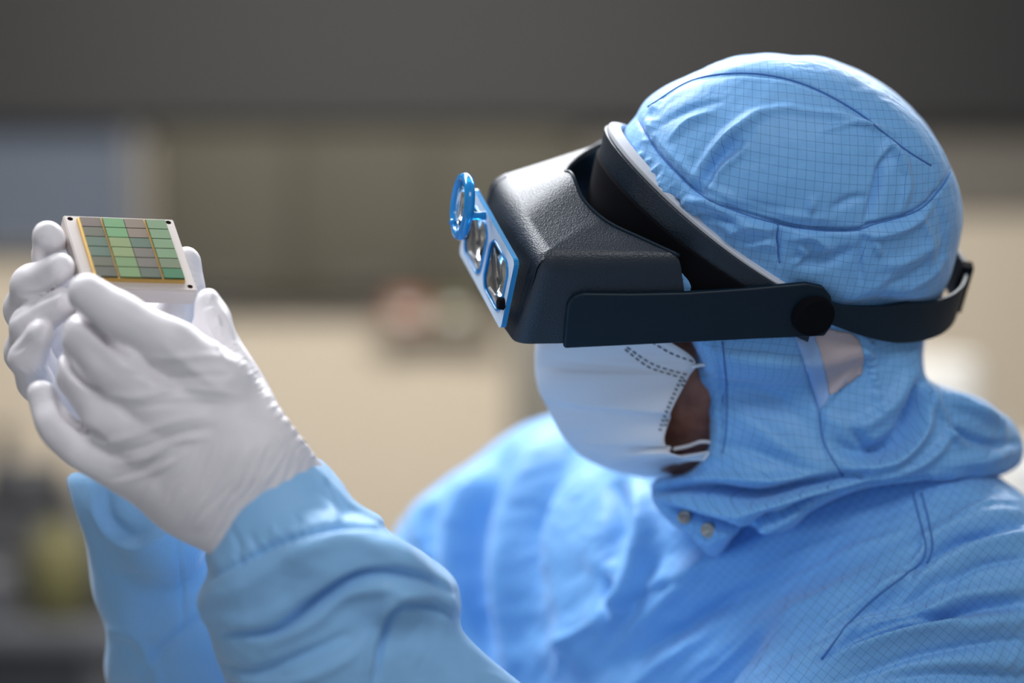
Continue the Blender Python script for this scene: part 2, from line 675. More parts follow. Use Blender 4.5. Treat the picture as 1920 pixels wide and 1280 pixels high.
# ------------------------------------------------------------------ room
m_wall = mat('beige_wall', (0.52, 0.46, 0.375), 0.8)
m_wallr = mat('grey_wall', (0.36, 0.34, 0.30), 0.8)
m_soffit = mat('dark_soffit', (0.012, 0.013, 0.015), 0.7)
m_olive = mat('olive_panel', (0.050, 0.046, 0.032), 0.7)
m_floor = mat('grey_vinyl_floor', (0.30, 0.31, 0.32), 0.4)
m_ceil = mat('ceiling_tile', (0.6, 0.6, 0.6), 0.8)
WY = 6.0


def at(px, py, d=WY): return W(px, py, d)


def wallbox(name, x0, y0, x1, y1, d, depth, m, parent=None, bev=0.0):
    a = at(x0, y1, d); b = at(x1, y0, d)
    return boxm(name, (a[0], d, a[2]), (b[0], d + depth, b[2]), m, parent, bev)


tag(boxm('floor', (-4, -1, -0.1), (4, WY + .1, 0), m_floor), kind='structure')
tag(boxm('wall_back', (-4, WY, 0), (4, WY + .12, 2.8), m_wall), kind='structure')
m_side = mat('pale_grey_wall', (0.5, 0.49, 0.47), 0.8)
tag(boxm('wall_left', (-4.12, -1, 0), (-4, WY, 2.8), m_side), kind='structure')
tag(boxm('wall_right', (4, -1, 0), (4.12, WY, 2.8), m_side), kind='structure')
tag(boxm('ceiling', (-4, -1, 2.8), (4, WY + .1, 2.9), m_ceil), kind='structure')
# dark soffit and olive panel above the beige wall
a = at(-500, 235)[2]
tag(boxm('trim_1', (-4, WY - .13, a), (4, WY - .003, 2.8), m_soffit), kind='structure')

# ------------------------------------------------------------------ chip package
TL = W(118, 403, 1.515)
cu = np.array([.907, .42, -.015]); cu /= np.linalg.norm(cu)
cv = np.array([.318, -.686, -.654]); cv -= cu * cv.dot(cu); cv /= np.linalg.norm(cv)
cn = np.cross(cv, cu)
if cn[1] > 0: cn = -cn   # outward face normal, towards the camera
SZ = 0.0755 * 1.515 / 1.6
CT = 0.0112
chip_root = empty('circuit_package', tuple(TL + (cu + cv) * SZ / 2), 'square white ceramic package with a grid of green and brown tiles held in gloved fingers', 'electronic component')


def cp(u, v, n=0.0):
    return TL + cu * SZ * u + cv * SZ * v + cn * n


def cbox(name, u0, u1, v0, v1, n0, n1, m, parent, bev=0):
    bm = bmesh.new()
    bmesh.ops.create_cube(bm, size=1)
    for q in bm.verts:
        q.co = Vector(cp(u0 + (q.co.x + .5) * (u1 - u0), v0 + (q.co.y + .5) * (v1 - v0), n0 + (q.co.z + .5) * (n1 - n0)))
    bmesh.ops.recalc_face_normals(bm, faces=bm.faces[:])
    if bev: bmesh.ops.bevel(bm, geom=bm.edges[:], offset=bev, segments=2, affect='EDGES')
    me = bpy.data.meshes.new(name); bm.to_mesh(me); bm.free(); me.materials.append(m)
    o = bpy.data.objects.new(name, me); link(o)
    if parent is not None: keep(o, parent)
    return o


base = cbox('ceramic_frame', 0, 1, 0, 1, -CT, 0, m_ceramic, chip_root, 0.0007)
# four bored screw holes, cut for real
Mc = Matrix((( *cu, 0), (*cv, 0), (*cn, 0), (0, 0, 0, 1))).transposed()
for i, (u, v) in enumerate(((.055, .05), (.945, .05), (.945, .945), (.055, .945))):
    bm = bmesh.new()
    bmesh.ops.create_cone(bm, segments=24, radius1=.0018, radius2=.0018, depth=.012, cap_ends=True)
    bmesh.ops.transform(bm, matrix=Matrix.Translation(Vector(cp(u, v, 0))) @ Mc, verts=bm.verts[:])
    bmesh.ops.recalc_face_normals(bm, faces=bm.faces[:])
    me = bpy.data.meshes.new('cutter'); bm.to_mesh(me); bm.free(); me.materials.append(m_holes)
    c = bpy.data.objects.new('cutter', me); link(c)
    md = base.modifiers.new('hole', 'BOOLEAN'); md.object = c; md.solver = 'EXACT'; md.operation = 'DIFFERENCE'
    try: md.material_mode = 'TRANSFER'
    except Exception: pass
dg = bpy.context.evaluated_depsgraph_get()
me2 = bpy.data.meshes.new_from_object(base.evaluated_get(dg))
base.modifiers.clear(); base.data = me2
for o in [o for o in bpy.data.objects if o.name.startswith('cutter')]:
    bpy.data.objects.remove(o)
u0, u1, v0, v1 = .125, .90, .075, .895
cbox('gold_carrier', u0 - .02, u1 + .005, v0 - .005, v1 + .015, -.001, .0026, m_gold, chip_root, .0002)
tiles = [['b', 'g', 'b2', 'g2'], ['d', 'g', 'b2', 'g2'], ['dg', 'y', 'dg', 'g2'], ['dg', 'y', 'b3', 'g2'], ['d', 'g3', 'b3', 'g4'], ['d2', 'g3', 'dg2', 'G']]
TC = {'b': (.115, .085, .065), 'g': (.10, .24, .09), 'b2': (.17, .125, .085), 'g2': (.13, .215, .105), 'd': (.085, .085, .05), 'dg': (.065, .11, .07),
      'y': (.17, .225, .08), 'b3': (.12, .105, .08), 'g3': (.125, .205, .075), 'g4': (.12, .15, .08), 'd2': (.07, .07, .045), 'dg2': (.07, .09, .06), 'G': (.03, .135, .055)}
TM = {}
for k, c in TC.items():
    TM[k] = mat('sensor_tile_' + k, c, 0.3, spec=0.6)
nc, nr = 4, 6
ug = [(0.0, .233), (.262, .50), (.508, .735), (.768, 1.0)]
for j in range(nr):
    for i in range(nc):
        a0 = u0 + (u1 - u0) * ug[i][0]; a1 = u0 + (u1 - u0) * ug[i][1]
        b0 = v0 + (v1 - v0) * (j + .03) / nr; b1 = v0 + (v1 - v0) * (j + .95) / nr
        k = tiles[j][i]
        t = cbox('sensor_tile', a0, a1, b0, b1, .0027, .0034, TM[k], chip_root)
        if k[0] in 'gGy': t['label'] = 'green coated rectangular tile'
        elif k[0] == 'b': t['label'] = 'brownish rectangular tile'
        else: t['label'] = 'dark grey green rectangular tile'
m_tbk = mat('dark_backing', (.012, .012, .012), .5)
for (a, b) in ((0, .24), (.255, .742), (.76, 1.0)):
    cbox('dark_backing', u0 + (u1 - u0) * a, u0 + (u1 - u0) * b, v0, v1, .0026, .00275, m_tbk, chip_root)
# bond wires in the two gold channels
for gi in (0.2475, .7515):
    vs = []; fs = []
    for q in range(44):
        vv = v0 + (v1 - v0) * (q + .5) / 44
        uc = u0 + (u1 - u0) * gi
        du = (u1 - u0) * .012
        if q % 7 == 0: du *= 1.5
        p0 = cp(uc - du, vv, .0028); p1 = cp(uc, vv, .0042 + rng.uniform(0, .0004)); p2 = cp(uc + du, vv, .0028)
        for (a, b) in ((p0, p1), (p1, p2)):
            k = len(vs); w = cv * .00022; h = cn * .0002
            vs += [a - w, a + w, b + w, b - w, a - w + h, a + w + h, b + w + h, b - w + h]
            fs += [(k, k + 3, k + 2, k + 1), (k + 4, k + 5, k + 6, k + 7), (k, k + 1, k + 5, k + 4), (k + 2, k + 3, k + 7, k + 6), (k, k + 4, k + 7, k + 3), (k + 1, k + 2, k + 6, k + 5)]
    o = mesh_obj('bond_wires', vs, fs, m_goldw, smooth=False); keep(o, chip_root)

# ------------------------------------------------------------------ person
person = empty('person', (float(W(1500, 1400, 1.75)[0]), 1.75, 1.0), 'person in light blue hooded cleanroom suit, face mask and white gloves, examining a ceramic package', 'person')
CAMV = np.array([0, 1.0, 0])


def chain(P, pts, k=0.004):
    """pts: (px,py,depth,r_px) -> smooth tapered limb"""
    d = None
    for a, b in zip(pts[:-1], pts[1:]):
        c = cone(P, W(*a[:3]), W(*b[:3]), a[3] * a[2] / FPX, b[3] * b[2] / FPX)
        d = c if d is None else smin(d, c, k)
    return d


def bounds(lst, pad):
    A = np.array([W(*p[:3]) for p in lst]); r = max(p[3] * p[2] / FPX for p in lst)
    return A.min(0) - r - pad, A.max(0) + r + pad


# ---- left (near) glove
DN = 1.43
N_idx = [(163, 550, DN - .002, 38), (225, 593, DN, 44), (320, 645, DN, 50), (420, 720, DN + .005, 60)]
N_mid = [(178, 600, DN + .05, 40), (163, 632, DN + .012, 44), (225, 700, DN, 54), (350, 800, DN, 62)]
N_rng = [(190, 680, DN + .05, 36), (152, 700, DN + .016, 46), (215, 790, DN + .004, 54), (350, 860, DN, 60)]
N_pky = [(78, 742, DN + .022, 29), (100, 800, DN + .016, 37), (175, 862, DN + .010, 46), (300, 900, DN + .008, 58)]
N_thb = [(388, 570, DN + .045, 30), (408, 620, DN + .045, 42), (450, 700, DN + .04, 52), (500, 800, DN + .03, 66)]
N_palm = [[(400, 745, DN + .006, 62), (470, 850, DN + .012, 84), (500, 960, DN + .02, 100)],
          [(330, 800, DN + .008, 68), (420, 890, DN + .012, 86), (470, 980, DN + .02, 96)],
          [(290, 870, DN + .012, 64), (360, 930, DN + .015, 74), (420, 985, DN + .02, 80)],
          [(500, 800, DN + .02, 64), (520, 860, DN + .022, 74), (530, 930, DN + .022, 90)]]
o_near = Outline([(373, 545), (395, 531), (415, 545), (432, 585), (442, 620), (470, 665), (497, 710), (520, 757), (545, 795), (562, 817), (592, 856), (660, 960), (520, 1120), (400, 1050), (388, 1036), (330, 1008), (255, 965), (205, 920), (165, 893), (112, 862),
                  (80, 825), (58, 780), (46, 730), (55, 710), (80, 706), (95, 712), (108, 690), (100, 655), (116, 630), (112, 600), (122, 575), (122, 540), (135, 515), (165, 508), (200, 520), (260, 552), (300, 578), (355, 600), (362, 575)], step=4)


def sdf_near(P):
    f = chain(P, N_idx, .006)
    f = smin(f, chain(P, N_mid, .005), .0015)
    f = smin(f, chain(P, N_rng, .005), .0015)
    f = smin(f, chain(P, N_pky, .006), .0015)
    t = chain(P, N_thb, .01)
    p = None
    for c in N_palm:
        q = chain(P, c, .02); p = q if p is None else smin(p, q, .022)
    f = smin(f, p, .009)
    f = smin(f, t, .004)
    f = smax(f, o_near(P), .004)
    return f


lo, hi = bounds(N_idx + N_mid + N_rng + N_pky + N_thb + sum(N_palm, []), .006)
V, Q = surface_nets(sdf_near, lo, hi, .0017)
V = smooth(V, Q, 2); V, Q = subdivide(V, Q)
S = Sculpt(V, Q)
# creases between the fingers
S.gain = 2.4
S.stroke([(128, 578), (165, 605), (200, 640), (240, 664)], 5, -9)
S.stroke([(112, 640), (128, 688), (150, 712), (190, 738)], 5, -9)
S.stroke([(98, 700), (120, 770), (150, 800), (195, 828)], 6, -10)
S.gain = 1.2
# drawn folds from the creases over the back of the hand
for p, w, h in (([(240, 664), (300, 672), (400, 668), (470, 690)], 7, 3), ([(235, 700), (320, 708), (430, 702)], 6, -3), ([(190, 740), (260, 745), (340, 728), (450, 740)], 7, 3.5),
                ([(250, 765), (330, 755), (420, 758)], 6, -3), ([(195, 830), (250, 818), (320, 792), (380, 780)], 8, 5), ([(210, 850), (270, 838), (340, 812), (400, 800)], 7, -5),
                ([(215, 872), (280, 855), (330, 828), (390, 820)], 6, 5), ([(205, 900), (260, 880), (330, 850)], 6, -4), ([(230, 905), (300, 880), (350, 850)], 5, 3),
                ([(130, 600), (180, 640), (240, 690), (330, 740)], 14, 4), ([(300, 640), (360, 690), (430, 740)], 10, 3)):
    S.stroke(p, w, h)
# fine stretched ripples across the wrist
S.ridges((300, 880), (550, 905), 15, (-40, 62), 4.2, 2.6, 4, 3, curve=-8)
S.ridges((270, 930), (470, 990), 13, (-24, 42), 4, 2.6, 4, 5)
S.ridges((440, 900), (560, 850), 8, (-22, 48), 4, 2.2, 4, 8)
S.ridges((425, 640), (585, 855), 26, (12, -6), 3.2, 3.0, 2, 9)
for p in ([(400, 560), (425, 600), (440, 640)], [(385, 600), (410, 650), (425, 680)], [(405, 590), (415, 620)], [(420, 610), (450, 670), (470, 720)], [(380, 585), (400, 580), (415, 590)]):
    S.stroke(p, 4, 2.5)
S.ridges((395, 560), (420, 660), 7, (-8, 10), 4, 2, 3, 12)
for p in ([(520, 780), (560, 815), (590, 850)], [(540, 790), (575, 825)], [(500, 800), (545, 850), (565, 880)]):
    S.stroke(p, 4, 2)
S.soft(.0006, 60, 3)
V = S.apply()
glove_near = np_mesh('glove', V, Q, m_glove, person); glove_near['label'] = 'white glove of the near hand, back of the hand towards the viewer'
keep(glove_near, person)

# ---- right (far) glove
DF = 1.50
F_ch = [[(90, 443, DF - .012, 30), (96, 480, DF + .035, 34), (150, 560, DF + .07, 42)],
        [(112, 502, DF - .02, 30), (62, 535, DF - .005, 38), (52, 580, DF + .02, 42), (110, 680, DF + .07, 45)],
        [(118, 566, DF - .025, 29), (58, 610, DF - .012, 36), (52, 660, DF + .012, 40), (110, 760, DF + .065, 45)],
        [(76, 628, DF - .03, 27), (52, 672, DF - .02, 32), (66, 715, DF, 32), (130, 800, DF + .06, 40)],
        [(350, 488, DF + .05, 27), (352, 540, DF + .05, 30), (320, 620, DF + .07, 50)],
        ]
F_palm = [[(150, 560, DF + .09, 70), (220, 760, DF + .11, 90), (265, 960, DF + .12, 74)], [(300, 640, DF + .095, 80), (270, 800, DF + .11, 85), (250, 960, DF + .12, 100)]]


def sdf_far(P):
    f = None
    for c in F_ch:
        q = chain(P, c, .006); f = q if f is None else smin(f, q, .0025)
    for c in F_palm:
        f = smin(f, chain(P, c, .02), .012)
    return f


lo, hi = bounds(sum(F_ch, []) + sum(F_palm, []), .006)
V, Q = surface_nets(sdf_far, lo, hi, .0020)
V = smooth(V, Q, 2); V, Q = subdivide(V, Q)
S = Sculpt(V, Q)
S.stroke([(20, 598), (60, 570), (100, 552), (130, 540)], 5, -5)
S.stroke([(30, 660), (70, 628), (85, 610)], 5, -6)
S.stroke([(48, 545), (80, 540), (115, 520)], 6, 2)
S.stroke([(30, 560), (60, 557), (95, 548)], 4, 2)
S.stroke([(60, 462), (80, 475), (105, 470)], 4, 2)
S.stroke([(68, 432), (88, 420), (108, 428)], 4, 1.5)
S.stroke([(60, 600), (85, 590), (110, 575)], 5, 2)
S.ridges((45, 700), (80, 690), 5, (8, 8), 3, 1.6, 2, 2)
S.ridges((300, 590), (350, 640), 8, (26, -4), 3, 2, 2, 6)
S.ridges((362, 500), (368, 535), 4, (6, 3), 3, 2, 1, 6)
S.soft(.0006, 70, 5)
V = S.apply()
glove_far = np_mesh('glove', V, Q, m_glove, person); glove_far['label'] = 'white glove of the far hand, fingers curled round the package'
keep(glove_far, person)

# ---- body (one continuous skin surface under the clothes, with a face)
NECK0 = hw(-.02, 0, -.06); NECK1 = W(1560, 980, 1.76)
SH_N = W(1800, 1130, 1.70); SH_F = W(960, 960, 2.02)
CH = W(1420, 1350, 1.93)


def sdf_body(P):
    f = ellipsoid(P, hw(0, 0, 0.0), (HF, HL, HU), (.100, .078, .100))
    jaw = ellipsoid(P, hw(.040, 0, -.110), (HF, HL, HU), (.067, .060, .093))
    f = smin(f, jaw, .03)
    f = smin(f, ellipsoid(P, hw(.055, 0, -.03), (HF, HL, HU), (.055, .066, .055)), .02)
    f = smin(f, cone(P, hw(.100, 0, -.012), hw(.122, 0, -.042), .009, .012), .012)        # nose
    f = smin(f, cone(P, hw(.094, .018, -.078), hw(.094, -.018, -.078), .007, .007), .008)  # lips
    f = smin(f, cone(P, hw(.094, .04, .006), hw(.094, -.04, .006), .008, .008), .012)      # brow
    for s in (1, -1):
        f = smin(f, ellipsoid(P, hw(.088, s * .031, -.012), (HF, HL, HU), (.012, .013, .010)), .003)  # eyes
        f = smin(f, ellipsoid(P, hw(-.008, s * .079, -.02), (HF, HL, HU), (.016, .008, .030)), .005)  # ears
    f = smin(f, cone(P, NECK0, NECK1, .055, .06), .03)
    f = smin(f, cone(P, SH_N + np.array([-.03, .02, -.02]), SH_F, .05, .05), .05)
    f = smin(f, cone(P, NECK1, CH, .06, .09), .05)
    return f


V, Q = surface_nets(sdf_body, (-.12, 1.35, 1.16), (.52, 2.2, 1.72), .004)
V = smooth(V, Q, 1)
V, Q = subdivide(V, Q)
body = np_mesh('body', V, Q, m_skin, person); keep(body, person)

# ---- coverall torso
o_torso = Outline([(700, 1030), (735, 985), (790, 935), (838, 898), (890, 868), (920, 838), (955, 808), (1000, 785), (1045, 772), (1120, 770), (1300, 800), (1500, 830), (1700, 830), (1800, 840), (1900, 900), (1960, 960), (2050, 1050), (2120, 1200), (2200, 3000), (400, 3000), (480, 1700), (640, 1300), (670, 1130)])
A_N0 = W(1800, 1110, 1.66); A_N1 = W(1500, 1520, 1.52)


def sdf_torso(P):
    f = cone(P, W(1030, 900, 2.00), W(1560, 990, 1.80), .062, .085)
    f = smin(f, cone(P, W(1560, 1000, 1.78), W(1760, 1080, 1.70), .085, .085), .06)
    f = smin(f, cone(P, W(1130, 1100, 1.97), W(1250, 2300, 1.96), .12, .15), .06)
    f = smin(f, cone(P, W(1360, 1100, 1.83), W(1480, 2300, 1.86), .125, .15), .06)
    f = smin(f, cone(P, W(1580, 1070, 1.755), W(1620, 2300, 1.84), .115, .15), .06)
    f = smin(f, cone(P, W(900, 980, 2.02), W(700, 1700, 1.90), .075, .07), .035)     # far upper arm
    f = smin(f, cone(P, W(1810, 1130, 1.66), W(1290, 1760, 1.54), .088, .078), .03)  # near upper arm
    return smax(f, o_torso(P), .03)


V, Q = surface_nets(sdf_torso, (-.22, 1.36, 0.93), (.56, 2.2, 1.52), .0036)
V = smooth(V, Q, 3); V, Q = subdivide(V, Q)
S = Sculpt(V, Q)
S.gain = 2.5
# long folds pulling from the armpit/elbow up to the collar
FOLD = [
    ([(1000, 1240), (1150, 1140), (1300, 1070), (1450, 1010), (1600, 960)], 26, 9),
    ([(1080, 1290), (1230, 1200), (1400, 1110), (1560, 1040)], 20, -8),
    ([(1250, 1290), (1400, 1190), (1560, 1120), (1700, 1060)], 24, 9),
    ([(1180, 1290), (1260, 1230), (1360, 1170)], 14, 8),
    ([(1180, 1240), (1280, 1180), (1380, 1110)], 9, -5),
    ([(1500, 1230), (1600, 1160), (1680, 1120), (1740, 1060)], 9, -12),
    ([(1480, 1270), (1560, 1180), (1640, 1130), (1715, 1085)], 16, 10),
    ([(1540, 1240), (1680, 1190), (1800, 1150), (1920, 1135)], 8, -16),
    ([(1520, 1270), (1650, 1215), (1780, 1180), (1930, 1160)], 20, 16),
    ([(1600, 1180), (1720, 1160), (1800, 1120), (1920, 1100)], 16, 10),
    ([(1640, 1120), (1740, 1080), (1840, 1020), (1930, 1000)], 22, 12),
    ([(1700, 1080), (1800, 1020), (1920, 985)], 9, -12),
    ([(1720, 1030), (1800, 985), (1920, 960)], 16, 9),
    ([(1760, 1150), (1850, 1130), (1930, 1125)], 9, -7),
    ([(1700, 1250), (1800, 1240), (1930, 1235)], 20, 7),
    ([(1650, 1275), (1780, 1262), (1930, 1270)], 10, -7),
    ([(1740, 1000), (1730, 1040), (1700, 1075)], 6, 5),
    # far side of the chest: soft vertical folds from the shoulder
    ([(900, 880), (860, 950), (850, 1050), (870, 1150)], 22, 16),
    ([(830, 930), (790, 980), (800, 1060)], 16, 12),
    ([(950, 850), (900, 960), (890, 1080), (920, 1250)], 16, -16),
    ([(1010, 830), (960, 960), (950, 1100), (970, 1270)], 26, 14),
    ([(1060, 850), (1010, 980), (1010, 1120)], 16, -12),
    ([(1100, 880), (1060, 960), (1050, 1080), (1090, 1240)], 20, 14),
    ([(1150, 900), (1160, 960), (1140, 1060)], 22, -14),
    ([(1190, 910), (1210, 980), (1190, 1080), (1130, 1200)], 18, 14),
    ([(1130, 1080), (1150, 1140), (1145, 1180)], 10, -10),
    ([(1240, 1040), (1200, 1120), (1120, 1230)], 12, -8),
    ([(1330, 1050), (1260, 1120), (1180, 1180)], 14, 7),
]
FOLD += [
    ([(1545, 1238), (1600, 1195), (1700, 1165), (1800, 1150)], 5, -12), ([(1560, 1250), (1680, 1205), (1800, 1165)], 7, 8),
    ([(1580, 1200), (1640, 1165), (1720, 1150)], 5, -7), ([(1640, 1150), (1700, 1130), (1780, 1080)], 6, -7), ([(1760, 1105), (1840, 1060), (1925, 1045)], 6, -7),
    ([(1745, 1040), (1800, 1012), (1870, 1000)], 5, -6), ([(1790, 975), (1850, 950), (1915, 945)], 8, 6), ([(1560, 1285), (1700, 1235), (1850, 1205), (1930, 1200)], 6, -6),
    ([(1380, 1290), (1480, 1215), (1560, 1160), (1640, 1110)], 6, -5), ([(1300, 1290), (1420, 1200), (1520, 1140)], 7, 5), ([(1100, 1190), (1200, 1120), (1330, 1080)], 7, -5),
    ([(1040, 1270), (1080, 1200), (1160, 1150)], 8, 6), ([(1420, 1060), (1500, 1020), (1600, 985)], 7, -4), ([(1450, 1100), (1560, 1050), (1690, 1000)], 8, 4)]
for p, w, h in FOLD:
    S.stroke(p, w, h)
S.noise(.0011, 42, 4, 3, along=(.8, -.3, .5), keep_=.22)
S.noise(.0006, 60, 24, 2)
S.soft(.0012, 22, 8)
V = S.apply()
uvT = px_uv(V, math.radians(38))
coverall = np_mesh('coverall', V, Q, m_cloth, person, uvT); keep(coverall, person)
coverall['label'] = 'light blue cleanroom coverall with a fine dark grid weave'
bv_cov = caster(coverall)

# ---- near sleeve (left forearm)
o_ns = Outline([(597, 850), (612, 868), (640, 900), (668, 940), (715, 968), (722, 990), (760, 1015), (800, 1040), (848, 1078), (862, 1105), (864, 1140), (862, 1175), (885, 1205), (930, 1245), (985, 1290), (1150, 1420), (1330, 1560), (1560, 1760), (1500, 2150), (1000, 2150), (560, 1700), (430, 1420), (395, 1270), (378, 1180), (364, 1128), (392, 1075), (384, 1040),
                (410, 1012), (432, 965), (470, 925), (540, 880)], step=4)


def sdf_ns(P):
    f = cone(P, W(500, 955, 1.452), W(560, 1060, 1.46), .044, .058)
    f = smin(f, cone(P, W(560, 1060, 1.46), W(640, 1180, 1.47), .062, .072), .02)
    f = smin(f, cone(P, W(640, 1180, 1.47), W(1240, 1770, 1.53), .072, .078), .02)
    f = smin(f, chain(P, [(400, 1130, 1.44, 30), (480, 1085, 1.42, 45), (600, 1040, 1.405, 58), (720, 1050, 1.41, 60), (800, 1110, 1.43, 50)], .02), .012)
    f = smin(f, chain(P, [(640, 1150, 1.41, 40), (740, 1110, 1.405, 40), (820, 1140, 1.43, 34)], .02), .010)
    return smax(f, o_ns(P), .008)


V, Q = surface_nets(sdf_ns, (-.20, 1.30, 1.02), (.22, 1.66, 1.45), .0026)
V = smooth(V, Q, 3); V, Q = subdivide(V, Q)
S = Sculpt(V, Q)
S.gain = 1.7
SF = [
    ([(392, 1085), (460, 1050), (540, 1010), (620, 990), (700, 985), (760, 1010)], 7, -9),
    ([(380, 1130), (450, 1100), (560, 1035), (660, 1010), (760, 1050), (840, 1110)], 18, 7),
    ([(420, 1190), (520, 1180), (600, 1120), (690, 1075), (780, 1078), (850, 1110)], 7, -20),
    ([(400, 1160), (480, 1165), (560, 1120), (640, 1070)], 16, 6),
    ([(500, 1210), (580, 1170), (660, 1110), (740, 1105), (800, 1130)], 14, 9),
    ([(700, 1280), (715, 1200), (740, 1150), (800, 1135), (862, 1160)], 8, -13),
    ([(690, 1290), (700, 1210), (735, 1130), (790, 1112), (860, 1140)], 12, 10),
    ([(400, 1240), (470, 1260), (560, 1230), (650, 1190)], 9, -9),
    ([(430, 1275), (540, 1280), (640, 1240), (700, 1190)], 12, 6),
    ([(580, 870), (615, 900), (650, 940), (690, 960)], 7, 3),
    ([(610, 900), (640, 950), (650, 985)], 7, -4),
    ([(560, 930), (600, 940), (640, 975)], 9, 3),
    ([(430, 985), (450, 1030), (445, 1060)], 7, -3),
    ([(470, 1000), (480, 1030)], 6, -3), ([(510, 985), (520, 1010)], 6, 3), ([(550, 960), (565, 990)], 6, -3),
    ([(760, 1200), (820, 1240), (900, 1290)], 26, 5),
]
for p, w, h in SF: S.stroke(p, w, h)
S.ridges((440, 1050), (640, 965), 12, (-8, -18), 4, 2.2, 3, 21)
S.noise(.0006, 60, 7, 3, along=(.8, 0, .45), keep_=.4)
S.soft(.0009, 30, 9)
V = S.apply()
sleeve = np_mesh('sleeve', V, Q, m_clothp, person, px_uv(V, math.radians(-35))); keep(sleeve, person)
sleeve['label'] = 'rumpled light blue sleeve of the near arm'

# ---- far sleeve (right forearm)
o_fs = Outline([(122, 893), (150, 885), (200, 893), (240, 905), (420, 980), (700, 1100), (1000, 1700), (900, 2100), (300, 2100), (210, 1700), (200, 1400), (197, 1250), (200, 1180), (178, 1120), (170, 1060), (158, 1000), (140, 950)], step=4)


def sdf_fs(P):
    f = cone(P, W(240, 930, 1.62), W(330, 1150, 1.66), .048, .062)
    f = smin(f, cone(P, W(330, 1150, 1.66), W(660, 1730, 1.88), .062, .072), .02)
    f = smin(f, cone(P, W(165, 915, 1.61), W(300, 1010, 1.59), .014, .03), .01)
    return smax(f, o_fs(P), .008)


V, Q = surface_nets(sdf_fs, (-.32, 1.48, 0.98), (.02, 2.0, 1.45), .0028)
V = smooth(V, Q, 3); V, Q = subdivide(V, Q)
S = Sculpt(V, Q)
for p, w, h in (([(165, 900), (175, 960), (210, 1010), (260, 1030), (330, 990)], 9, 9), ([(200, 920), (205, 970), (240, 1000), (290, 985)], 14, -14), ([(180, 1060), (230, 1080), (330, 1075)], 10, -5),
                ([(200, 1180), (260, 1200), (300, 1290)], 12, 8), ([(260, 1290), (310, 1210), (390, 1150)], 12, -10), ([(225, 1160), (300, 1190), (390, 1120)], 18, 7),
                ([(330, 1000), (340, 1080), (345, 1200)], 5, -5)):
    S.stroke(p, w, h)
S.soft(.0012, 30, 11)
V = S.apply()
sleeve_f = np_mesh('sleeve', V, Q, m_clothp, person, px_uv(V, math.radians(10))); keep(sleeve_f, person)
sleeve_f['label'] = 'light blue sleeve of the far arm behind the near glove'

# ---- hood: crown
o_crown = Outline([(1152, 275), (1170, 240), (1192, 218), (1205, 190), (1240, 165), (1300, 140), (1350, 117), (1400, 106), (1445, 103), (1490, 108), (1530, 108), (1570, 118), (1630, 145), (1680, 180), (1725, 222), (1760, 268), (1785, 320), (1800, 370), (1805, 420), (1797, 480), (1785, 530), (1765, 570), (1742, 625), (1735, 680), (1700, 760), (1560, 800), (1330, 760), (1300, 640), (1180, 520), (1140, 400), (1140, 320)], step=4)
o_low = Outline([(1310, 560), (1312, 640), (1322, 690), (1331, 760), (1333, 810), (1325, 850), (1305, 880), (1275, 896), (1215, 903), (1235, 950), (1270, 985), (1300, 1000), (1330, 1043), (1350, 1035), (1372, 1002), (1402, 982), (1430, 992), (1480, 990), (1520, 955), (1600, 925), (1700, 905), (1800, 898), (1880, 886), (1912, 862), (1918, 830),
                 (1892, 790), (1835, 752), (1790, 735), (1745, 718), (1730, 700), (1730, 640), (1760, 570), (1650, 500), (1400, 480)], step=4)


def sdf_hood(P):
    c = ellipsoid(P, hw(.008, 0, .010), (HF, HL, HU), (.132, .104, .124))
    c = smin(c, ellipsoid(P, hw(.02, 0, -.02), (HF, HL, HU), (.11, .098, .10)), .03)
    c = smax(c, o_crown(P), .014)
    YA = np.array([0, 1.0, 0])
    low = cone(P, W(1540, 600, 1.665), W(1560, 830, 1.665), .115, .105, flat=(YA, .60))
    low = smin(low, cone(P, W(1400, 680, 1.67), W(1400, 860, 1.675), .055, .055), .03)
    low = smin(low, cone(P, W(1450, 880, 1.665), W(1700, 860, 1.69), .058, .064), .03)
    low = smin(low, cone(P, W(1700, 850, 1.68), W(1830, 830, 1.72), .052, .040), .02)
    low = smin(low, cone(P, W(1290, 950, 1.67), W(1450, 930, 1.65), .028, .04), .02)
    low = smax(low, o_low(P), .007)
    f, l, u = hcoord(P)
    ub = .048 * (f - .006) / .133 - .022 * (1 - np.clip((f - .006) / .133, -1, 1) ** 2)
    ub = ub + np.where(f < 0, .010 * np.clip(-f / .02, 0, 1), 0)
    e = (np.sqrt(((f - .006) / .131) ** 2 + (l / .0925) ** 2) - 1) * .1
    w = np.exp(-(np.maximum(np.abs(u - ub - np.where(l > 0, -.004, 0)) - .012, 0) / .022) ** 2)
    r = smin(c, low, .012)
    r = smax(r, e - (1 - w) * .035 - np.clip((-(u - ub) - .045) / .03, 0, 1) * .3, .008)
    w2 = np.clip((u + .085) / .035, 0, 1)
    return smax(r, l - (.100 - .24 * f) - (1 - w2) * .04 - np.maximum(-f - .02, 0), .006)


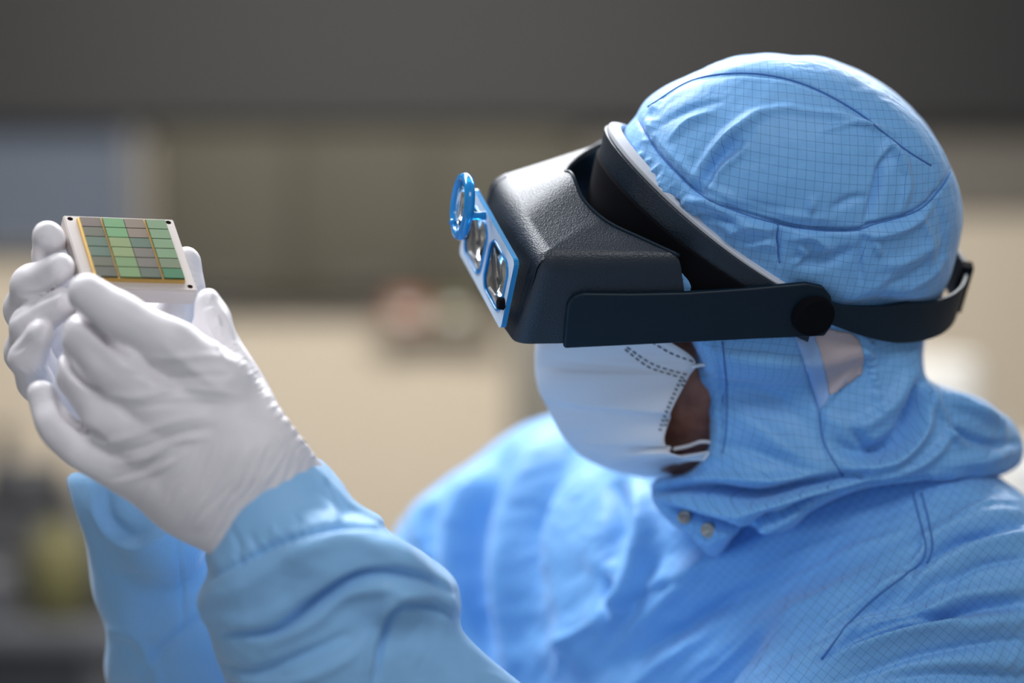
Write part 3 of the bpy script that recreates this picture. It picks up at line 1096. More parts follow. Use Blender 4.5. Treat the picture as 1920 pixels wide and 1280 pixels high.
V, Q = surface_nets(sdf_hood, (.05, 1.46, 1.34), (.37, 1.82, 1.70), .0024)
V = smooth(V, Q, 3); V, Q = subdivide(V, Q)
S = Sculpt(V, Q)
S.gain = 2.8
SH = [
    # crown: seam over the top and lower seam band
    ([(1215, 200), (1300, 150), (1400, 137), (1500, 155), (1600, 205), (1690, 275), (1745, 310)], 5, -2.2),
    ([(1197, 222), (1230, 280), (1275, 330), (1315, 365), (1370, 392), (1440, 415), (1520, 430), (1600, 432), (1640, 420), (1720, 395), (1765, 350), (1785, 310)], 4.5, -5),
    ([(1205, 214), (1240, 268), (1290, 318), (1330, 350), (1380, 375), (1450, 398), (1560, 412)], 8, 3),
    # big dents and ridges
    ([(1310, 365), (1330, 325), (1360, 285), (1395, 262)], 11, -8, 20),
    ([(1300, 345), (1330, 295), (1370, 250), (1430, 210)], 10, 7),
    ([(1335, 355), (1350, 320), (1385, 290), (1400, 265)], 8, 4),
    ([(1255, 262), (1290, 228), (1340, 210)], 6, 3), ([(1240, 235), (1290, 205), (1350, 190)], 6, -2.5),
    ([(1500, 210), (1560, 215), (1640, 240), (1680, 275)], 7, 3), ([(1540, 245), (1610, 232), (1680, 250)], 5, 2.5),
    ([(1390, 220), (1460, 205), (1520, 208)], 8, 2.5),
    ([(1625, 415), (1640, 360), (1650, 310), (1665, 285)], 12, -7, 5), ([(1690, 400), (1700, 350), (1690, 300), (1665, 268)], 8, 4),
    ([(1650, 300), (1662, 275), (1680, 285), (1690, 320)], 6, 3),
    ([(1370, 375), (1420, 392), (1470, 400)], 12, -5), ([(1560, 392), (1600, 372), (1625, 370)], 9, -3.5),
    ([(1520, 400), (1525, 370)], 7, 4),
    # gathered lower band
    ([(1280, 375), (1330, 375), (1360, 395)], 9, 6), ([(1300, 408), (1350, 412), (1390, 430)], 8, -6),
    ([(1360, 440), (1400, 420), (1450, 432)], 9, 6), ([(1330, 425), (1380, 448), (1440, 452)], 7, -4),
    ([(1250, 360), (1275, 385), (1262, 400)], 6, -4), ([(1238, 330), (1262, 372)], 6, 4),
    ([(1400, 460), (1440, 455), (1455, 470)], 6, 4),
    ([(1460, 420), (1458, 450), (1462, 500)], 4, -4), ([(1480, 450), (1520, 440), (1560, 470)], 9, 5), ([(1490, 485), (1540, 490), (1600, 470)], 12, -6),
    ([(1500, 460), (1510, 480), (1490, 495)], 6, 4),
    ([(1615, 430), (1640, 440), (1700, 425), (1740, 395)], 8, 5), ([(1620, 440), (1612, 480), (1616, 530)], 5, -3),
    ([(1640, 450), (1650, 480)], 7, 3), ([(1720, 400), (1740, 440), (1745, 500)], 8, 3), ([(1750, 360), (1768, 420), (1765, 500)], 7, -3),
    ([(1650, 500), (1700, 490), (1760, 450)], 10, 3), ([(1660, 540), (1700, 520), (1760, 480)], 8, -3), ([(1700, 545), (1740, 520), (1780, 480)], 6, 3),
    # lower hood
    ([(1335, 770), (1420, 800), (1500, 860), (1560, 880)], 22, 6), ([(1335, 830), (1420, 850), (1520, 880)], 16, -5),
    ([(1350, 720), (1440, 745), (1510, 790)], 16, -4),
    ([(1345, 640), (1352, 720), (1352, 800)], 4, -2.2),
    ([(1500, 650), (1520, 720), (1536, 772), (1545, 830), (1580, 890)], 5, -3), ([(1536, 772), (1560, 740), (1600, 690)], 5, 3),
    ([(1540, 780), (1600, 800), (1660, 770), (1720, 700)], 16, 6), ([(1560, 830), (1620, 850), (1680, 830), (1720, 770)], 14, -12),
    ([(1590, 800), (1640, 840), (1700, 800)], 10, -8), ([(1600, 880), (1680, 860), (1730, 800), (1740, 740)], 12, 12),
    ([(1650, 900), (1740, 860), (1790, 800)], 10, 6), ([(1690, 800), (1715, 760), (1725, 720)], 12, -14),
    ([(1750, 760), (1780, 800), (1850, 830), (1910, 830)], 8, -8), ([(1770, 740), (1830, 770), (1890, 800)], 10, 8), ([(1740, 730), (1770, 790), (1800, 830)], 9, 9),
    ([(1780, 870), (1850, 860), (1905, 840)], 12, 6),
    # under the chin: layers of cloth
    ([(1230, 915), (1320, 915), (1420, 928), (1520, 905), (1620, 890)], 9, -24), ([(1240, 930), (1330, 950), (1400, 955), (1500, 925), (1600, 900)], 14, 12),
    ([(1250, 905), (1300, 905), (1350, 895), (1450, 900), (1560, 890)], 10, 6),
    ([(1255, 950), (1320, 970), (1400, 985), (1450, 960)], 7, -17), ([(1440, 975), (1520, 940), (1640, 915), (1740, 900)], 8, -16),
    ([(1280, 985), (1330, 1010), (1380, 980), (1440, 985), (1500, 960)], 14, 6),
]
for q in SH:
    S.stroke(*q)
S.ridges((1200, 300), (1300, 400), 10, (14, -12), 4, 2.5, 3, 31)
S.ridges((1620, 620), (1650, 760), 12, (12, 4), 4, 2.6, 3, 33)
S.ridges((1230, 190), (1215, 260), 5, (14, -4), 5, 2, 3, 34)
lowm = np.clip(-(hcoord(V)[2] + .06) / .03, 0, 1)
S.noise(.00045, 60, 14, 3)
S.noise(.0011, 55, 44, 2, mask=lowm, along=(.9, 0, -.3), keep_=.35)
S.soft(.0010, 26, 15)
V = S.apply()
# cloth coordinates: unrolled round the near side of the head
f_, l_, u_ = hcoord(V)
r_ = np.sqrt(f_ ** 2 + u_ ** 2) + 1e-6
th = np.arctan2(r_, l_ + .02)
uvH = np.stack([f_ / r_ * th * .115, u_ / r_ * th * .115], 1)
low = np.clip((-(u_) - .055) / .02, 0, 1)[:, None]
uvH = uvH * (1 - low) + (np.stack([f_, u_], 1) * 1.05) * low
hood = np_mesh('hood', V, Q, m_cloth, person, uvH); keep(hood, person)
hood['label'] = 'light blue grid cloth hood gathered round the head'
bv_hood = caster(hood)
for o, pts in ((None, [(1215, 200), (1300, 150), (1400, 137), (1500, 155), (1600, 205), (1690, 275), (1745, 310)]),
               (None, [(1197, 222), (1230, 280), (1275, 330), (1315, 365), (1370, 392), (1440, 415), (1520, 430), (1600, 432), (1640, 420), (1720, 395), (1765, 350), (1785, 312)]),
               (None, [(1458, 420), (1458, 450), (1462, 492)]),
               (None, [(1354, 640), (1362, 720), (1362, 800), (1355, 850)]),
               (None, [(1536, 772), (1545, 830), (1580, 892)])):
    s = seam('seam', bv_hood, pts, m_seam, hood, .0006)
    if s: s.matrix_parent_inverse = Matrix.Identity(4); s.parent = hood

# mesh panel over the ear, with light tape
pm = patch('ear_mesh_panel', bv_hood, [(1522, 610), (1600, 625), (1612, 640), (1620, 670), (1616, 700), (1590, 720), (1556, 742), (1548, 700), (1535, 660)], m_netting, hood, .0006)
pt = patch('tape_strip', bv_hood, [(1484, 610), (1520, 610), (1538, 660), (1550, 710), (1556, 745), (1536, 772), (1524, 730), (1506, 680)], m_tape, hood, .0008)
for o in (pm, pt): o.matrix_parent_inverse = Matrix.Identity(4)
pm['label'] = 'pinkish white mesh panel over the ear'

# snaps on the collar
snap_bv = bv_hood


def snap(px, py, r=.0055):
    h, n = cast(snap_bv, px, py, .0005)
    if h is None: return
    n = Vector((n.x, n.y - .5, n.z)).normalized()
    q = n.to_track_quat('Z', 'Y').to_matrix().to_4x4()
    bm = bmesh.new()
    prof = [(0, .0008), (.25, .0012), (.35, .0006), (.5, .0005), (.62, .0019), (.8, .0022), (1, .0008), (1, -.0006)]
    rings = []
    for (rr, z) in prof:
        ring = [bm.verts.new((r * rr * math.cos(2 * math.pi * k / 24), r * rr * math.sin(2 * math.pi * k / 24), z)) for k in range(24)] if rr > 0 else [bm.verts.new((0, 0, z))]
        rings.append(ring)
    for a, b in zip(rings[:-1], rings[1:]):
        for k in range(24):
            if len(a) == 1: bm.faces.new((a[0], b[k], b[(k + 1) % 24]))
            else: bm.faces.new((a[k], b[k], b[(k + 1) % 24], a[(k + 1) % 24]))
    bmesh.ops.transform(bm, matrix=Matrix.Translation(h) @ q, verts=bm.verts[:])
    me = bpy.data.meshes.new('snap_button'); bm.to_mesh(me); bm.free(); me.materials.append(m_silver); me.shade_smooth()
    o = bpy.data.objects.new('snap_button', me); link(o, hood)


snap(1329, 993); snap(1284, 970, .005)

# coverall seams
for pts in ([(1712, 925), (1726, 980), (1735, 1020), (1728, 1050), (1700, 1075), (1640, 1120), (1590, 1170), (1540, 1235)], [(1728, 925), (1742, 980), (1748, 1025), (1738, 1055)]):
    s = seam('seam', bv_cov, pts, m_seam, coverall, .0007)
    if s: s.matrix_parent_inverse = Matrix.Identity(4); s.parent = coverall

# ---- face mask
LM = .064
rows = [((1040, 560), (1190, 575)), ((1016, 615), (1235, 625)), ((1006, 655), (1304, 674)), ((1004, 700), (1292, 706)), ((1018, 745), (1272, 748)), ((1042, 795), (1254, 792)),
        ((1066, 830), (1250, 820)), ((1088, 853), (1258, 838)), ((1125, 873), (1262, 846)), ((1170, 888), (1300, 852)), ((1215, 896), (1330, 846)), ((1250, 897), (1322, 862))]
NSx = 24; grid = []
rp = [np.concatenate([a, b]) for a, b in rows]
rp = spline(rp, 12)
for i, r in enumerate(rp):
    row = []
    tt = i / (len(rp) - 1)
    for k in range(-NSx, NSx + 1):
        s = abs(k) / NSx
        x = r[0] + (r[2] - r[0]) * (.30 * s + .70 * s * s)
        y = r[1] + (r[3] - r[1]) * s + 14 * math.sin(math.pi * s) * (0.3 - tt)
        p = H(x, y, LM * s + .020 * s * min(1, max(0, (tt - .60) / .25)))
        f, l, u = [float(v) for v in hcoord(p)]
        if k < 0: l = -l
        # horizontal pleats
        pq = (tt * 5.2 - .25 * s) % 1.0
        pl = .0042 * (pq if pq < .86 else (1 - pq) / .14 * .86) * (1 if .25 < tt < .85 else .3) * min(1, .12 + 2.2 * s) + .0004 * math.sin(tt * 41 + s * 5)
        row.append(hw(f + pl, l + (pl if k > 0 else -pl), u))
    grid.append(row)
vs = [p for row in grid for p in row]; nc_ = 2 * NSx + 1
fs = [(i * nc_ + j, i * nc_ + j + 1, (i + 1) * nc_ + j + 1, (i + 1) * nc_ + j) for i in range(len(grid) - 1) for j in range(nc_ - 1)]
mask = mesh_obj('face_mask', vs, fs, m_mask); keep(mask, person)
mask['label'] = 'white pleated disposable face mask'
bv_mask = caster(mask)
md = mask.modifiers.new('t', 'SOLIDIFY'); md.thickness = .0004; md.offset = 0
for pts, dd in (([(1222, 640), (1260, 662), (1300, 677)], (8, 5)), ([(1176, 650), (1220, 680), (1262, 695), (1292, 703)], (8, 5)), ([(1172, 654), (1214, 686), (1255, 701), (1288, 709)], (8, 5)),
                ([(1284, 712), (1268, 750), (1250, 790), (1246, 815)], (3, 6)), ([(1276, 712), (1260, 748), (1243, 788), (1236, 815)], (3, 6))):
    o = dashes('stitch_line', bv_mask, pts, m_dash, mask, dd[0], dd[1], 1.1 if dd[0] > 5 else 3.0, off=.0008)
    o.matrix_parent_inverse = Matrix.Identity(4)
for pts in ([H(1298, 688, LM), H(1315, 684, LM + .004), H(1340, 682, LM + .006)], [H(1262, 842, LM), H(1290, 836, LM), H(1315, 828, LM + .003), H(1340, 830, LM + .004)]):
    o = tube('ear_loop', spline(pts, 6), .0012, m_mask, person)
    o.parent = mask; o.matrix_parent_inverse = Matrix.Identity(4)

# ------------------------------------------------------------------ magnifier headset
headset = empty('headband_magnifier', tuple(hw(0.01, 0, -.02)), 'dark blue headband magnifier visor with clear blue lens plate, worn over the hood', 'magnifier')


def hp(name, V, F, m, smooth=False, parent=headset, solid=0, bev=0, seg=3):
    o = mesh_obj(name, V, F, m, smooth=smooth)
    if parent is headset: keep(o, headset)
    else: o.parent = parent
    if solid:
        md = o.modifiers.new('s', 'SOLIDIFY'); md.thickness = solid; md.offset = -1
    if bev:
        md = o.modifiers.new('b', 'BEVEL'); md.width = bev; md.segments = seg; md.limit_method = 'ANGLE'; md.angle_limit = math.radians(18)
    if bev or solid:
        o.data.shade_smooth()
        md = o.modifiers.new('w', 'WEIGHTED_NORMAL')
    return o


# shell control points in head coordinates (near side, l > 0; mirrored)
B = -.24   # side wall flares backwards: l = l0 + B*f


def sideP(px, py, extra=0.0):
    p = H(px, py, .106 + extra, B); return [float(v) for v in hcoord(p)]


C1 = sideP(1018, 488); C0 = sideP(1274, 479); Cb = sideP(1283, 545); Bf = sideP(968, 645); Br = sideP(1290, 640)
oc = [(.166, 0, .031), (.1625, .02, .0226), (.152, .04, .018), (.1345, .06, .017)]
oc = [np.array(q) for q in oc] + [np.array(C0)]
oc_full = [q * np.array([1, -1, 1]) for q in oc[::-1][:-1]] + oc
opening = spline(oc_full, 5)           # from the far rear corner round to the near rear corner
NO = len(opening)
sh = []; fc = []


def av(f, l, u):
    sh.append(hw(f, l, u)); return len(sh) - 1


oi = [av(*q) for q in opening]
cr = int(np.argmin(np.abs(opening[:, 1] - .036))); cl = NO - 1 - cr
fi = []
for k in range(cl, cr + 1):
    q = (k - cl) / (cr - cl) * 2 - 1
    fi.append(av(C1[0] + .004 * (1 - q * q), C1[1] * q, C1[2] + .001 * (1 - q * q)))
for k in range(cr - cl):
    fc.append((fi[k], fi[k + 1], oi[cl + k + 1], oi[cl + k]))
for k in range(0, cl):
    fc.append((fi[0], oi[k + 1], oi[k]))
for k in range(cr, NO - 1):
    fc.append((fi[-1], oi[k + 1], oi[k]))
bi = [av(Bf[0] + .004 * (1 - (2 * k / (len(fi) - 1) - 1) ** 2), Bf[1] * (2 * k / (len(fi) - 1) - 1), Bf[2]) for k in range(len(fi))]
for k in range(len(fi) - 1):
    fc.append((bi[k], bi[k + 1], fi[k + 1], fi[k]))
for sg, a0, a1, a2 in ((1, fi[-1], oi[-1], bi[-1]), (-1, fi[0], oi[0], bi[0])):
    b_ = av(Cb[0], sg * Cb[1], Cb[2]); c_ = av(Br[0], sg * Br[1], Br[2])
    fc.append((a0, a1, b_, c_, a2))
o = mesh_obj('visor_shell', sh, fc, m_visor, smooth=False)
bm = bmesh.new(); bm.from_mesh(o.data); bmesh.ops.recalc_face_normals(bm, faces=bm.faces[:])
cen = sum((f.calc_center_median() for f in bm.faces), Vector()) / len(bm.faces)
topf = next(f for f in bm.faces if f.normal.length and abs(f.normal.dot(Vector(HU))) > .6)
if topf.normal.dot(Vector(HU)) < 0: bmesh.ops.reverse_faces(bm, faces=bm.faces[:])
# round the corner edges while leaving the open border
ed = [e for e in bm.edges if len(e.link_faces) == 2 and e.calc_face_angle(0) > math.radians(40)]
bmesh.ops.bevel(bm, geom=ed, offset=.010, segments=6, affect='EDGES', profile=.55)
bm.to_mesh(o.data); bm.free(); keep(o, headset)
md = o.modifiers.new('s', 'SOLIDIFY'); md.thickness = .0028; md.offset = -1; md.material_offset_rim = 0
md = o.modifiers.new('b', 'BEVEL'); md.width = .0009; md.segments = 2; md.limit_method = 'ANGLE'; md.angle_limit = math.radians(35)
o.data.shade_smooth(); o.data.set_sharp_from_angle(angle=math.radians(60))
md = o.modifiers.new('w', 'WEIGHTED_NORMAL')
shell = o
# glossy rim round the opening
rimp = [hw(q[0], q[1], q[2] + .0002) for q in opening]
tube('opening_rim', rimp, .0011, m_arm, headset)

# side arms (near and far)
arm_px = [(1055, 649), (1058, 600), (1062, 566), (1072, 552), (1090, 546), (1180, 547), (1285, 545), (1400, 537), (1510, 527), (1540, 533), (1556, 552), (1562, 580), (1556, 608), (1543, 626), (1400, 632), (1200, 642)]
for s in (1, -1):
    vs = []; n = len(arm_px)
    for off in (.0034, -.001):
        for (x, y) in arm_px:
            f, l, u = sideP(x, y); l += off
            vs.append(hw(f, s * l, u))
    fs = [tuple(range(n)), tuple(range(2 * n - 1, n - 1, -1))] + [(i, n + i, n + (i + 1) % n, (i + 1) % n) for i in range(n)]
    if s > 0: fs = [f[::-1] for f in fs]
    hp('side_arm', vs, fs, m_arm, bev=.0016)
# pivot knobs
for s in (1, -1):
    f, l, u = sideP(1521, 586); c = hw(f, s * (l + .004), u); ax = Vector(HL * s)
    bm = bmesh.new()
    bmesh.ops.create_cone(bm, segments=40, radius1=.0145, radius2=.0135, depth=.007, cap_ends=True)
    q = ax.to_track_quat('Z', 'Y').to_matrix().to_4x4()
    bmesh.ops.transform(bm, matrix=Matrix.Translation(Vector(c)) @ q, verts=bm.verts[:])
    me = bpy.data.meshes.new('pivot_knob'); bm.to_mesh(me); bm.free(); me.materials.append(m_black)
    ob = bpy.data.objects.new('pivot_knob', me); link(ob); keep(ob, headset)
    md = ob.modifiers.new('b', 'BEVEL'); md.width = .0012; md.segments = 3; md.limit_method = 'ANGLE'


# headband ring
def ring(t, dr=0.0, du=0.0):
    f = .006 + (.133 + dr) * math.cos(t); l = (.0955 + dr) * math.sin(t)
    u = .048 * math.cos(t) - .022 * math.sin(t) ** 2 + du
    return hw(f, l, u)


def band(name, t0, t1, r0, r1, uu0, uu1, m, n=72, bev=.0008, hfun=None):
    """closed or partial band: radial r0..r1, height uu0..uu1"""
    full = abs(t1 - t0) > 6.28
    vs = []; fs = []; N = n if full else n + 1
    for i in range(N):
        t = t0 + (t1 - t0) * i / n
        k = hfun(t) if hfun else 1
        vs += [ring(t, r0, uu0 * k), ring(t, r1, uu0 * k), ring(t, r1, uu1 * k), ring(t, r0, uu1 * k)]
    for i in range(n):
        j = (i + 1) % N
        for q in range(4):
            fs.append((i * 4 + q, i * 4 + (q + 1) % 4, j * 4 + (q + 1) % 4, j * 4 + q))
    if not full:
        fs += [(3, 2, 1, 0), tuple((N - 1) * 4 + q for q in range(4))]
    o = mesh_obj(name, vs, fs, m); keep(o, headset)
    bm = bmesh.new(); bm.from_mesh(o.data); bmesh.ops.recalc_face_normals(bm, faces=bm.faces[:]); bm.to_mesh(o.data); bm.free()
    md = o.modifiers.new('b', 'BEVEL'); md.width = bev; md.segments = 3; md.limit_method = 'ANGLE'; md.angle_limit = math.radians(50)
    o.data.shade_smooth(); md = o.modifiers.new('w', 'WEIGHTED_NORMAL')
    return o


PI = math.pi
band('front_band', -PI * .462, PI * .462, .002, .0045, -.021, .0065, m_visor)
band('band_padding', -PI * .48, PI * .48, -.006, .002, -.019, .0095, m_felt, hfun=lambda t: .55 + .45 * max(0, math.cos(t)) ** .5)
band('foam_skirt', -PI * .36, PI * .36, .0035, .0065, -.064, -.012, m_black, hfun=lambda t: .22 + .78 * max(0, math.cos(t)) ** 1.2)
rear = band('rear_strap', PI * .46, PI * 1.54, .001, .0038, -.0055, .0255, m_arm, hfun=lambda t: .5 + .5 * min(1, max(0, min(t - PI / 2, 1.5 * PI - t)) / .38))
buck = band('buckle', PI * .895, PI * .93, -.001, .007, -.0075, .028, m_black, n=8)
band('strap_end', PI * .93, PI * 1.1, .003, .006, -.004, .024, m_visor, n=20)

# lens plate
far_t = [float(v) for v in hcoord(H(906, 355, -.048))]
near_t = [float(v) for v in hcoord(H(986, 488, .049))]
near_b = [float(v) for v in hcoord(H(958, 617, .049))]
pc_l = .049
T0 = np.array([(far_t[0] + near_t[0]) / 2, 0, (far_t[2] + near_t[2]) / 2])
Bt = np.array([near_b[0], 0, near_b[2]])
dv = Bt - T0; PH = np.linalg.norm(dv); dvu = dv / PH
pn = np.array([dvu[2] * -1, 0, dvu[0]]); pn = pn if pn[0] > 0 else -pn


def pl(a, b, n):
    """plate coords: a lateral (m), b down (m), n out (m)"""
    q = T0 + dvu * b + pn * n
    return hw(q[0], a, q[2])


def rrect(x0, x1, y0, y1, r, seg=6, cut=None):
    out = []
    for (cx, cy, a0) in ((x1 - r, y1 - r, 0), (x0 + r, y1 - r, 90), (x0 + r, y0 + r, 180), (x1 - r, y0 + r, 270)):
        for k in range(seg + 1):
            a = math.radians(a0 + 90 * k / seg)
            out.append((cx + r * math.cos(a), cy + r * math.sin(a)))
    return out


def plate(name, outer, holes, n0, n1, mats, parent):
    bm = bmesh.new()
    loops = []
    for lp in [outer] + holes:
        vv = [bm.verts.new(Vector((x, y, 0))) for x, y in lp]
        loops.append([bm.edges.new((vv[i], vv[(i + 1) % len(vv)])) for i in range(len(vv))])
    bmesh.ops.triangle_fill(bm, edges=[e for l in loops for e in l], use_beauty=True)
    r = bmesh.ops.extrude_face_region(bm, geom=bm.faces[:])
    for v in [g for g in r['geom'] if isinstance(g, bmesh.types.BMVert)]: v.co.z = 1
    for f in bm.faces:
        zs = {round(v.co.z) for v in f.verts}
        f.material_index = 1 if len(zs) > 1 else 0
    for v in bm.verts:
        v.co = Vector(pl(v.co.x, v.co.y, n0 + (n1 - n0) * v.co.z))
    bmesh.ops.recalc_face_normals(bm, faces=bm.faces[:])
    me = bpy.data.meshes.new(name); bm.to_mesh(me); bm.free()
    for m in mats: me.materials.append(m)
    o = bpy.data.objects.new(name, me); link(o); keep(o, parent)
    return o


hl = rrect(.004, .0435, .007, PH - .007, .009)
hr = rrect(-.0435, -.004, .007, PH - .007, .009)
outer = rrect(-.050, .050, 0, PH, .004, 4)
lplate = plate('lens_plate', outer, [hl, hr], .004, .0075, [m_platef, m_bluep], headset)
lplate['label'] = 'clear blue edged acrylic lens plate'
for hx in (hl, hr):
    cx = sum(p[0] for p in hx) / len(hx); cy = PH / 2
    ins = [((x - cx) * 1.02 + cx, (y - cy) * 1.02 + cy) for x, y in hx]
    vs = []; fs = []; n = len(ins); R = 6
    for side, sg in ((1, 1), (-1, -1)):
        for r in range(R + 1):
            q = 1 - r / R
            for (x, y) in ins:
                zz = .0058 + sg * (.0008 + .0035 * (1 - q * q))
                vs.append(pl(cx + (x - cx) * q, cy + (y - cy) * q, zz))
    for sgi in range(2):
        o0 = sgi * (R + 1) * n
        for r in range(R):
            for k in range(n):
                k2 = (k + 1) % n
                f = (o0 + r * n + k, o0 + r * n + k2, o0 + (r + 1) * n + k2, o0 + (r + 1) * n + k)
                fs.append(f if sgi else f[::-1])
    for k in range(n):
        k2 = (k + 1) % n; fs.append((k, k2, (R + 1) * n + k2, (R + 1) * n + k))
    o = mesh_obj('lens', vs, fs, m_glass)
    bm = bmesh.new(); bm.from_mesh(o.data); bmesh.ops.remove_doubles(bm, verts=bm.verts[:], dist=1e-6); bmesh.ops.recalc_face_normals(bm, faces=bm.faces[:]); bm.to_mesh(o.data); bm.free(); o.data.shade_smooth()
    o.parent = lplate; o.matrix_parent_inverse = Matrix.Translation(headset.location) @ Matrix.Identity(4) if False else Matrix.Identity(4)
    # blue border ring of the window
    t = tube('window_border', [pl(x, y, .0078) for x, y in hx], .0009, m_bluep, headset, 6, closed=True)
    t.parent = lplate; t.matrix_parent_inverse = Matrix.Identity(4)
# black screw on the plate edge
for a in (.046, -.046):
    p0 = Vector(pl(a, PH * .66, .007)); axn = Vector(pl(0, 0, 1)) - Vector(pl(0, 0, 0))
    bm = bmesh.new(); bmesh.ops.create_cone(bm, segments=20, radius1=.0042, radius2=.0036, depth=.005, cap_ends=True)
    bmesh.ops.transform(bm, matrix=Matrix.Translation(p0 + axn.normalized() * .002) @ axn.to_track_quat('Z', 'Y').to_matrix().to_4x4(), verts=bm.verts[:])
    me = bpy.data.meshes.new('plate_screw'); bm.to_mesh(me); bm.free(); me.materials.append(m_black)
    ob = bpy.data.objects.new('plate_screw', me); link(ob); keep(ob, headset)
    md = ob.modifiers.new('b', 'BEVEL'); md.width = .0008; md.segments = 2

# flip-down loupe on its arm
LC = H(867, 384, -.012)
ln = Vector((-.955, -.27, .08)).normalized()
lu_ = Vector((.02, 0.02, 1)); lu_ = (lu_ - ln * lu_.dot(ln)).normalized(); ls_ = ln.cross(lu_).normalized()


def loup(name, prof, m, parent, stretch=1.0):
    n = 48; vs = []; fs = []
    for k in range(n):
        w = 2 * PI * k / n
        for (r, z) in prof:
            rr = r * (1 + (.10 * max(0, -math.sin(w)) ** 6))
            vs.append(Vector(LC) + ls_ * (rr * math.cos(w)) + lu_ * (rr * math.sin(w)) + ln * z)
    p = len(prof)
    for k in range(n):
        k2 = (k + 1) % n
        for q in range(p - 1 if prof[0][0] == 0 else p):
            q2 = (q + 1) % p
            fs.append((k * p + q, k2 * p + q, k2 * p + q2, k * p + q2))
    o = mesh_obj(name, vs, fs, m); keep(o, parent)
    bm = bmesh.new(); bm.from_mesh(o.data); bmesh.ops.remove_doubles(bm, verts=bm.verts[:], dist=1e-7); bmesh.ops.recalc_face_normals(bm, faces=bm.faces[:]); bm.to_mesh(o.data); bm.free(); o.data.shade_smooth()
    return o


lr = loup('loupe_ring', [(.0155, -.0026), (.0175, -.0034), (.0200, -.0030), (.0212, 0), (.0200, .0030), (.0175, .0034), (.0155, .0026)], m_bluep, headset)
ll = loup('loupe_lens', [(0, -.0022), (.008, -.0019), (.016, -.0006), (.016, .0006), (.008, .0019), (0, .0022)], m_glass, headset)
hz = H(903, 402, -.010)
tube('loupe_arm', [np.array(LC) + np.array(ls_) * 0.0 - np.array(ln) * .003 + np.array([0.002, 0, -.006]), np.array(H(890, 405, -.011)), np.array(H(912, 404, -.008))], .0028, m_bluep, headset, 10)
tube('loupe_tab', [np.array(LC) + np.array(ln) * .002 - np.array(lu_) * .019 * .6 + np.array([-.003, 0, 0]), np.array(LC) + np.array(ln) * .006 - np.array(lu_) * .013], [.003, .0022], m_bluep, headset, 10)

# ------------------------------------------------------------------ far background furniture
m_dk = mat('dark_equipment', (.035, .038, .045), .5)
m_yel = mat('olive_yellow_plastic', (.10, .095, .035), .5)
m_gry = mat('grey_metal', (.10, .105, .12), .45)
m_wht = mat('white_plastic', (.78, .78, .76), .5)
m_bglass = mat('blue_grey_glass', (.10, .12, .16), .15)
m_red = mat('rust_red_plastic', (.26, .10, .06), .5)
m_frame = mat('grey_frame', (.12, .125, .135), .5)


def thing_box(name, label, cat, x0, y0, x1, y1, d, depth, m, bev=.01, parts=None, group=None):
    a = at(x0, y1, d); b = at(x1, y0, d)
    e = empty(name, ((a[0] + b[0]) / 2, d + depth / 2, a[2]), label, cat, group)
    boxm('body', (a[0], d, a[2]), (b[0], d + depth, b[2]), m, e, bev)
    return e


# olive wall cabinets above the beige wall
e = thing_box('wall_cabinet', 'long olive grey wall cabinet hung below the dark soffit', 'cabinet', 285, 240, 1080, 553, WY - .12, .115, m_olive)
for k in range(3):
    a0 = 285 + 795 * k / 3 + 5; a1 = 285 + 795 * (k + 1) / 3 - 5
    p = at(a0, 548, WY - .14); q = at(a1, 246, WY - .14)
    dr = boxm('door', (p[0], WY - .14, p[2]), (q[0], WY - .121, q[2]), m_olive, e, .004)
    boxm('handle', ((p[0] + q[0]) / 2 - .05, WY - .155, p[2] + .02), ((p[0] + q[0]) / 2 + .05, WY - .141, p[2] + .03), m_frame, e, .002)
# darker band right of the cabinet stands in for the wall's shade gradient
a = at(1085, 400, WY - .02); b = at(5000, 235, WY - .02)
tag(boxm('shade_band', (a[0], WY - .02, a[2]), (b[0], WY - .001, b[2]), mat('upper_wall_shade', (.13, .12, .105), .7)), kind='structure')
# grey-blue window at the far left
a = at(-420, 455, WY - .03); b = at(235, 225, WY - .03)
w1 = boxm('window_1', (a[0], WY - .03, a[2]), (b[0], WY - .004, b[2]), m_bglass); tag(w1, kind='structure')
fr = []
for nm, (x0, y0, x1, y1) in (('l', (-440, 215, -420, 470)), ('r', (235, 215, 262, 470)), ('t', (-420, 205, 235, 225)), ('b', (-420, 455, 235, 470)), ('m', (-105, 225, -90, 455))):
    a = at(x0, y1, WY - .07); b = at(x1, y0, WY - .07)
    o = boxm('window_frame', (a[0], WY - .07, a[2]), (b[0], WY - .002, b[2]), m_frame); o.parent = w1; o.matrix_parent_inverse = Matrix.Identity(4)
# grey support post between the wall and the masked face
a = at(955, 1700, 5.2); b = at(1075, 235, 5.2)
tag(boxm('trim_2', (a[0], 5.2, 0), (b[0], 5.33, float(at(0, 600, 5.2)[2])), mat('grey_post', (.10, .095, .08), .6), None, .004), kind='structure')

# workbench with a microscope and bottles, low at the far left
bx0 = float(at(-260, 0, 4.6)[0]); bx1 = float(at(260, 0, 4.6)[0]); bz = float(at(0, 1150, 4.6)[2])
bench = empty('workbench', ((bx0 + bx1) / 2, 4.75, 0), 'grey steel workbench low at the far left behind the raised hands', 'workbench')
boxm('worktop', (bx0, 4.4, bz - .04), (bx1, 5.1, bz), m_gry, bench, .004)
for x in (bx0 + .03, bx1 - .07):
    for y in (4.43, 5.03):
        boxm('leg', (x, y, 0), (x + .04, y + .04, bz - .041), m_gry, bench, .003)


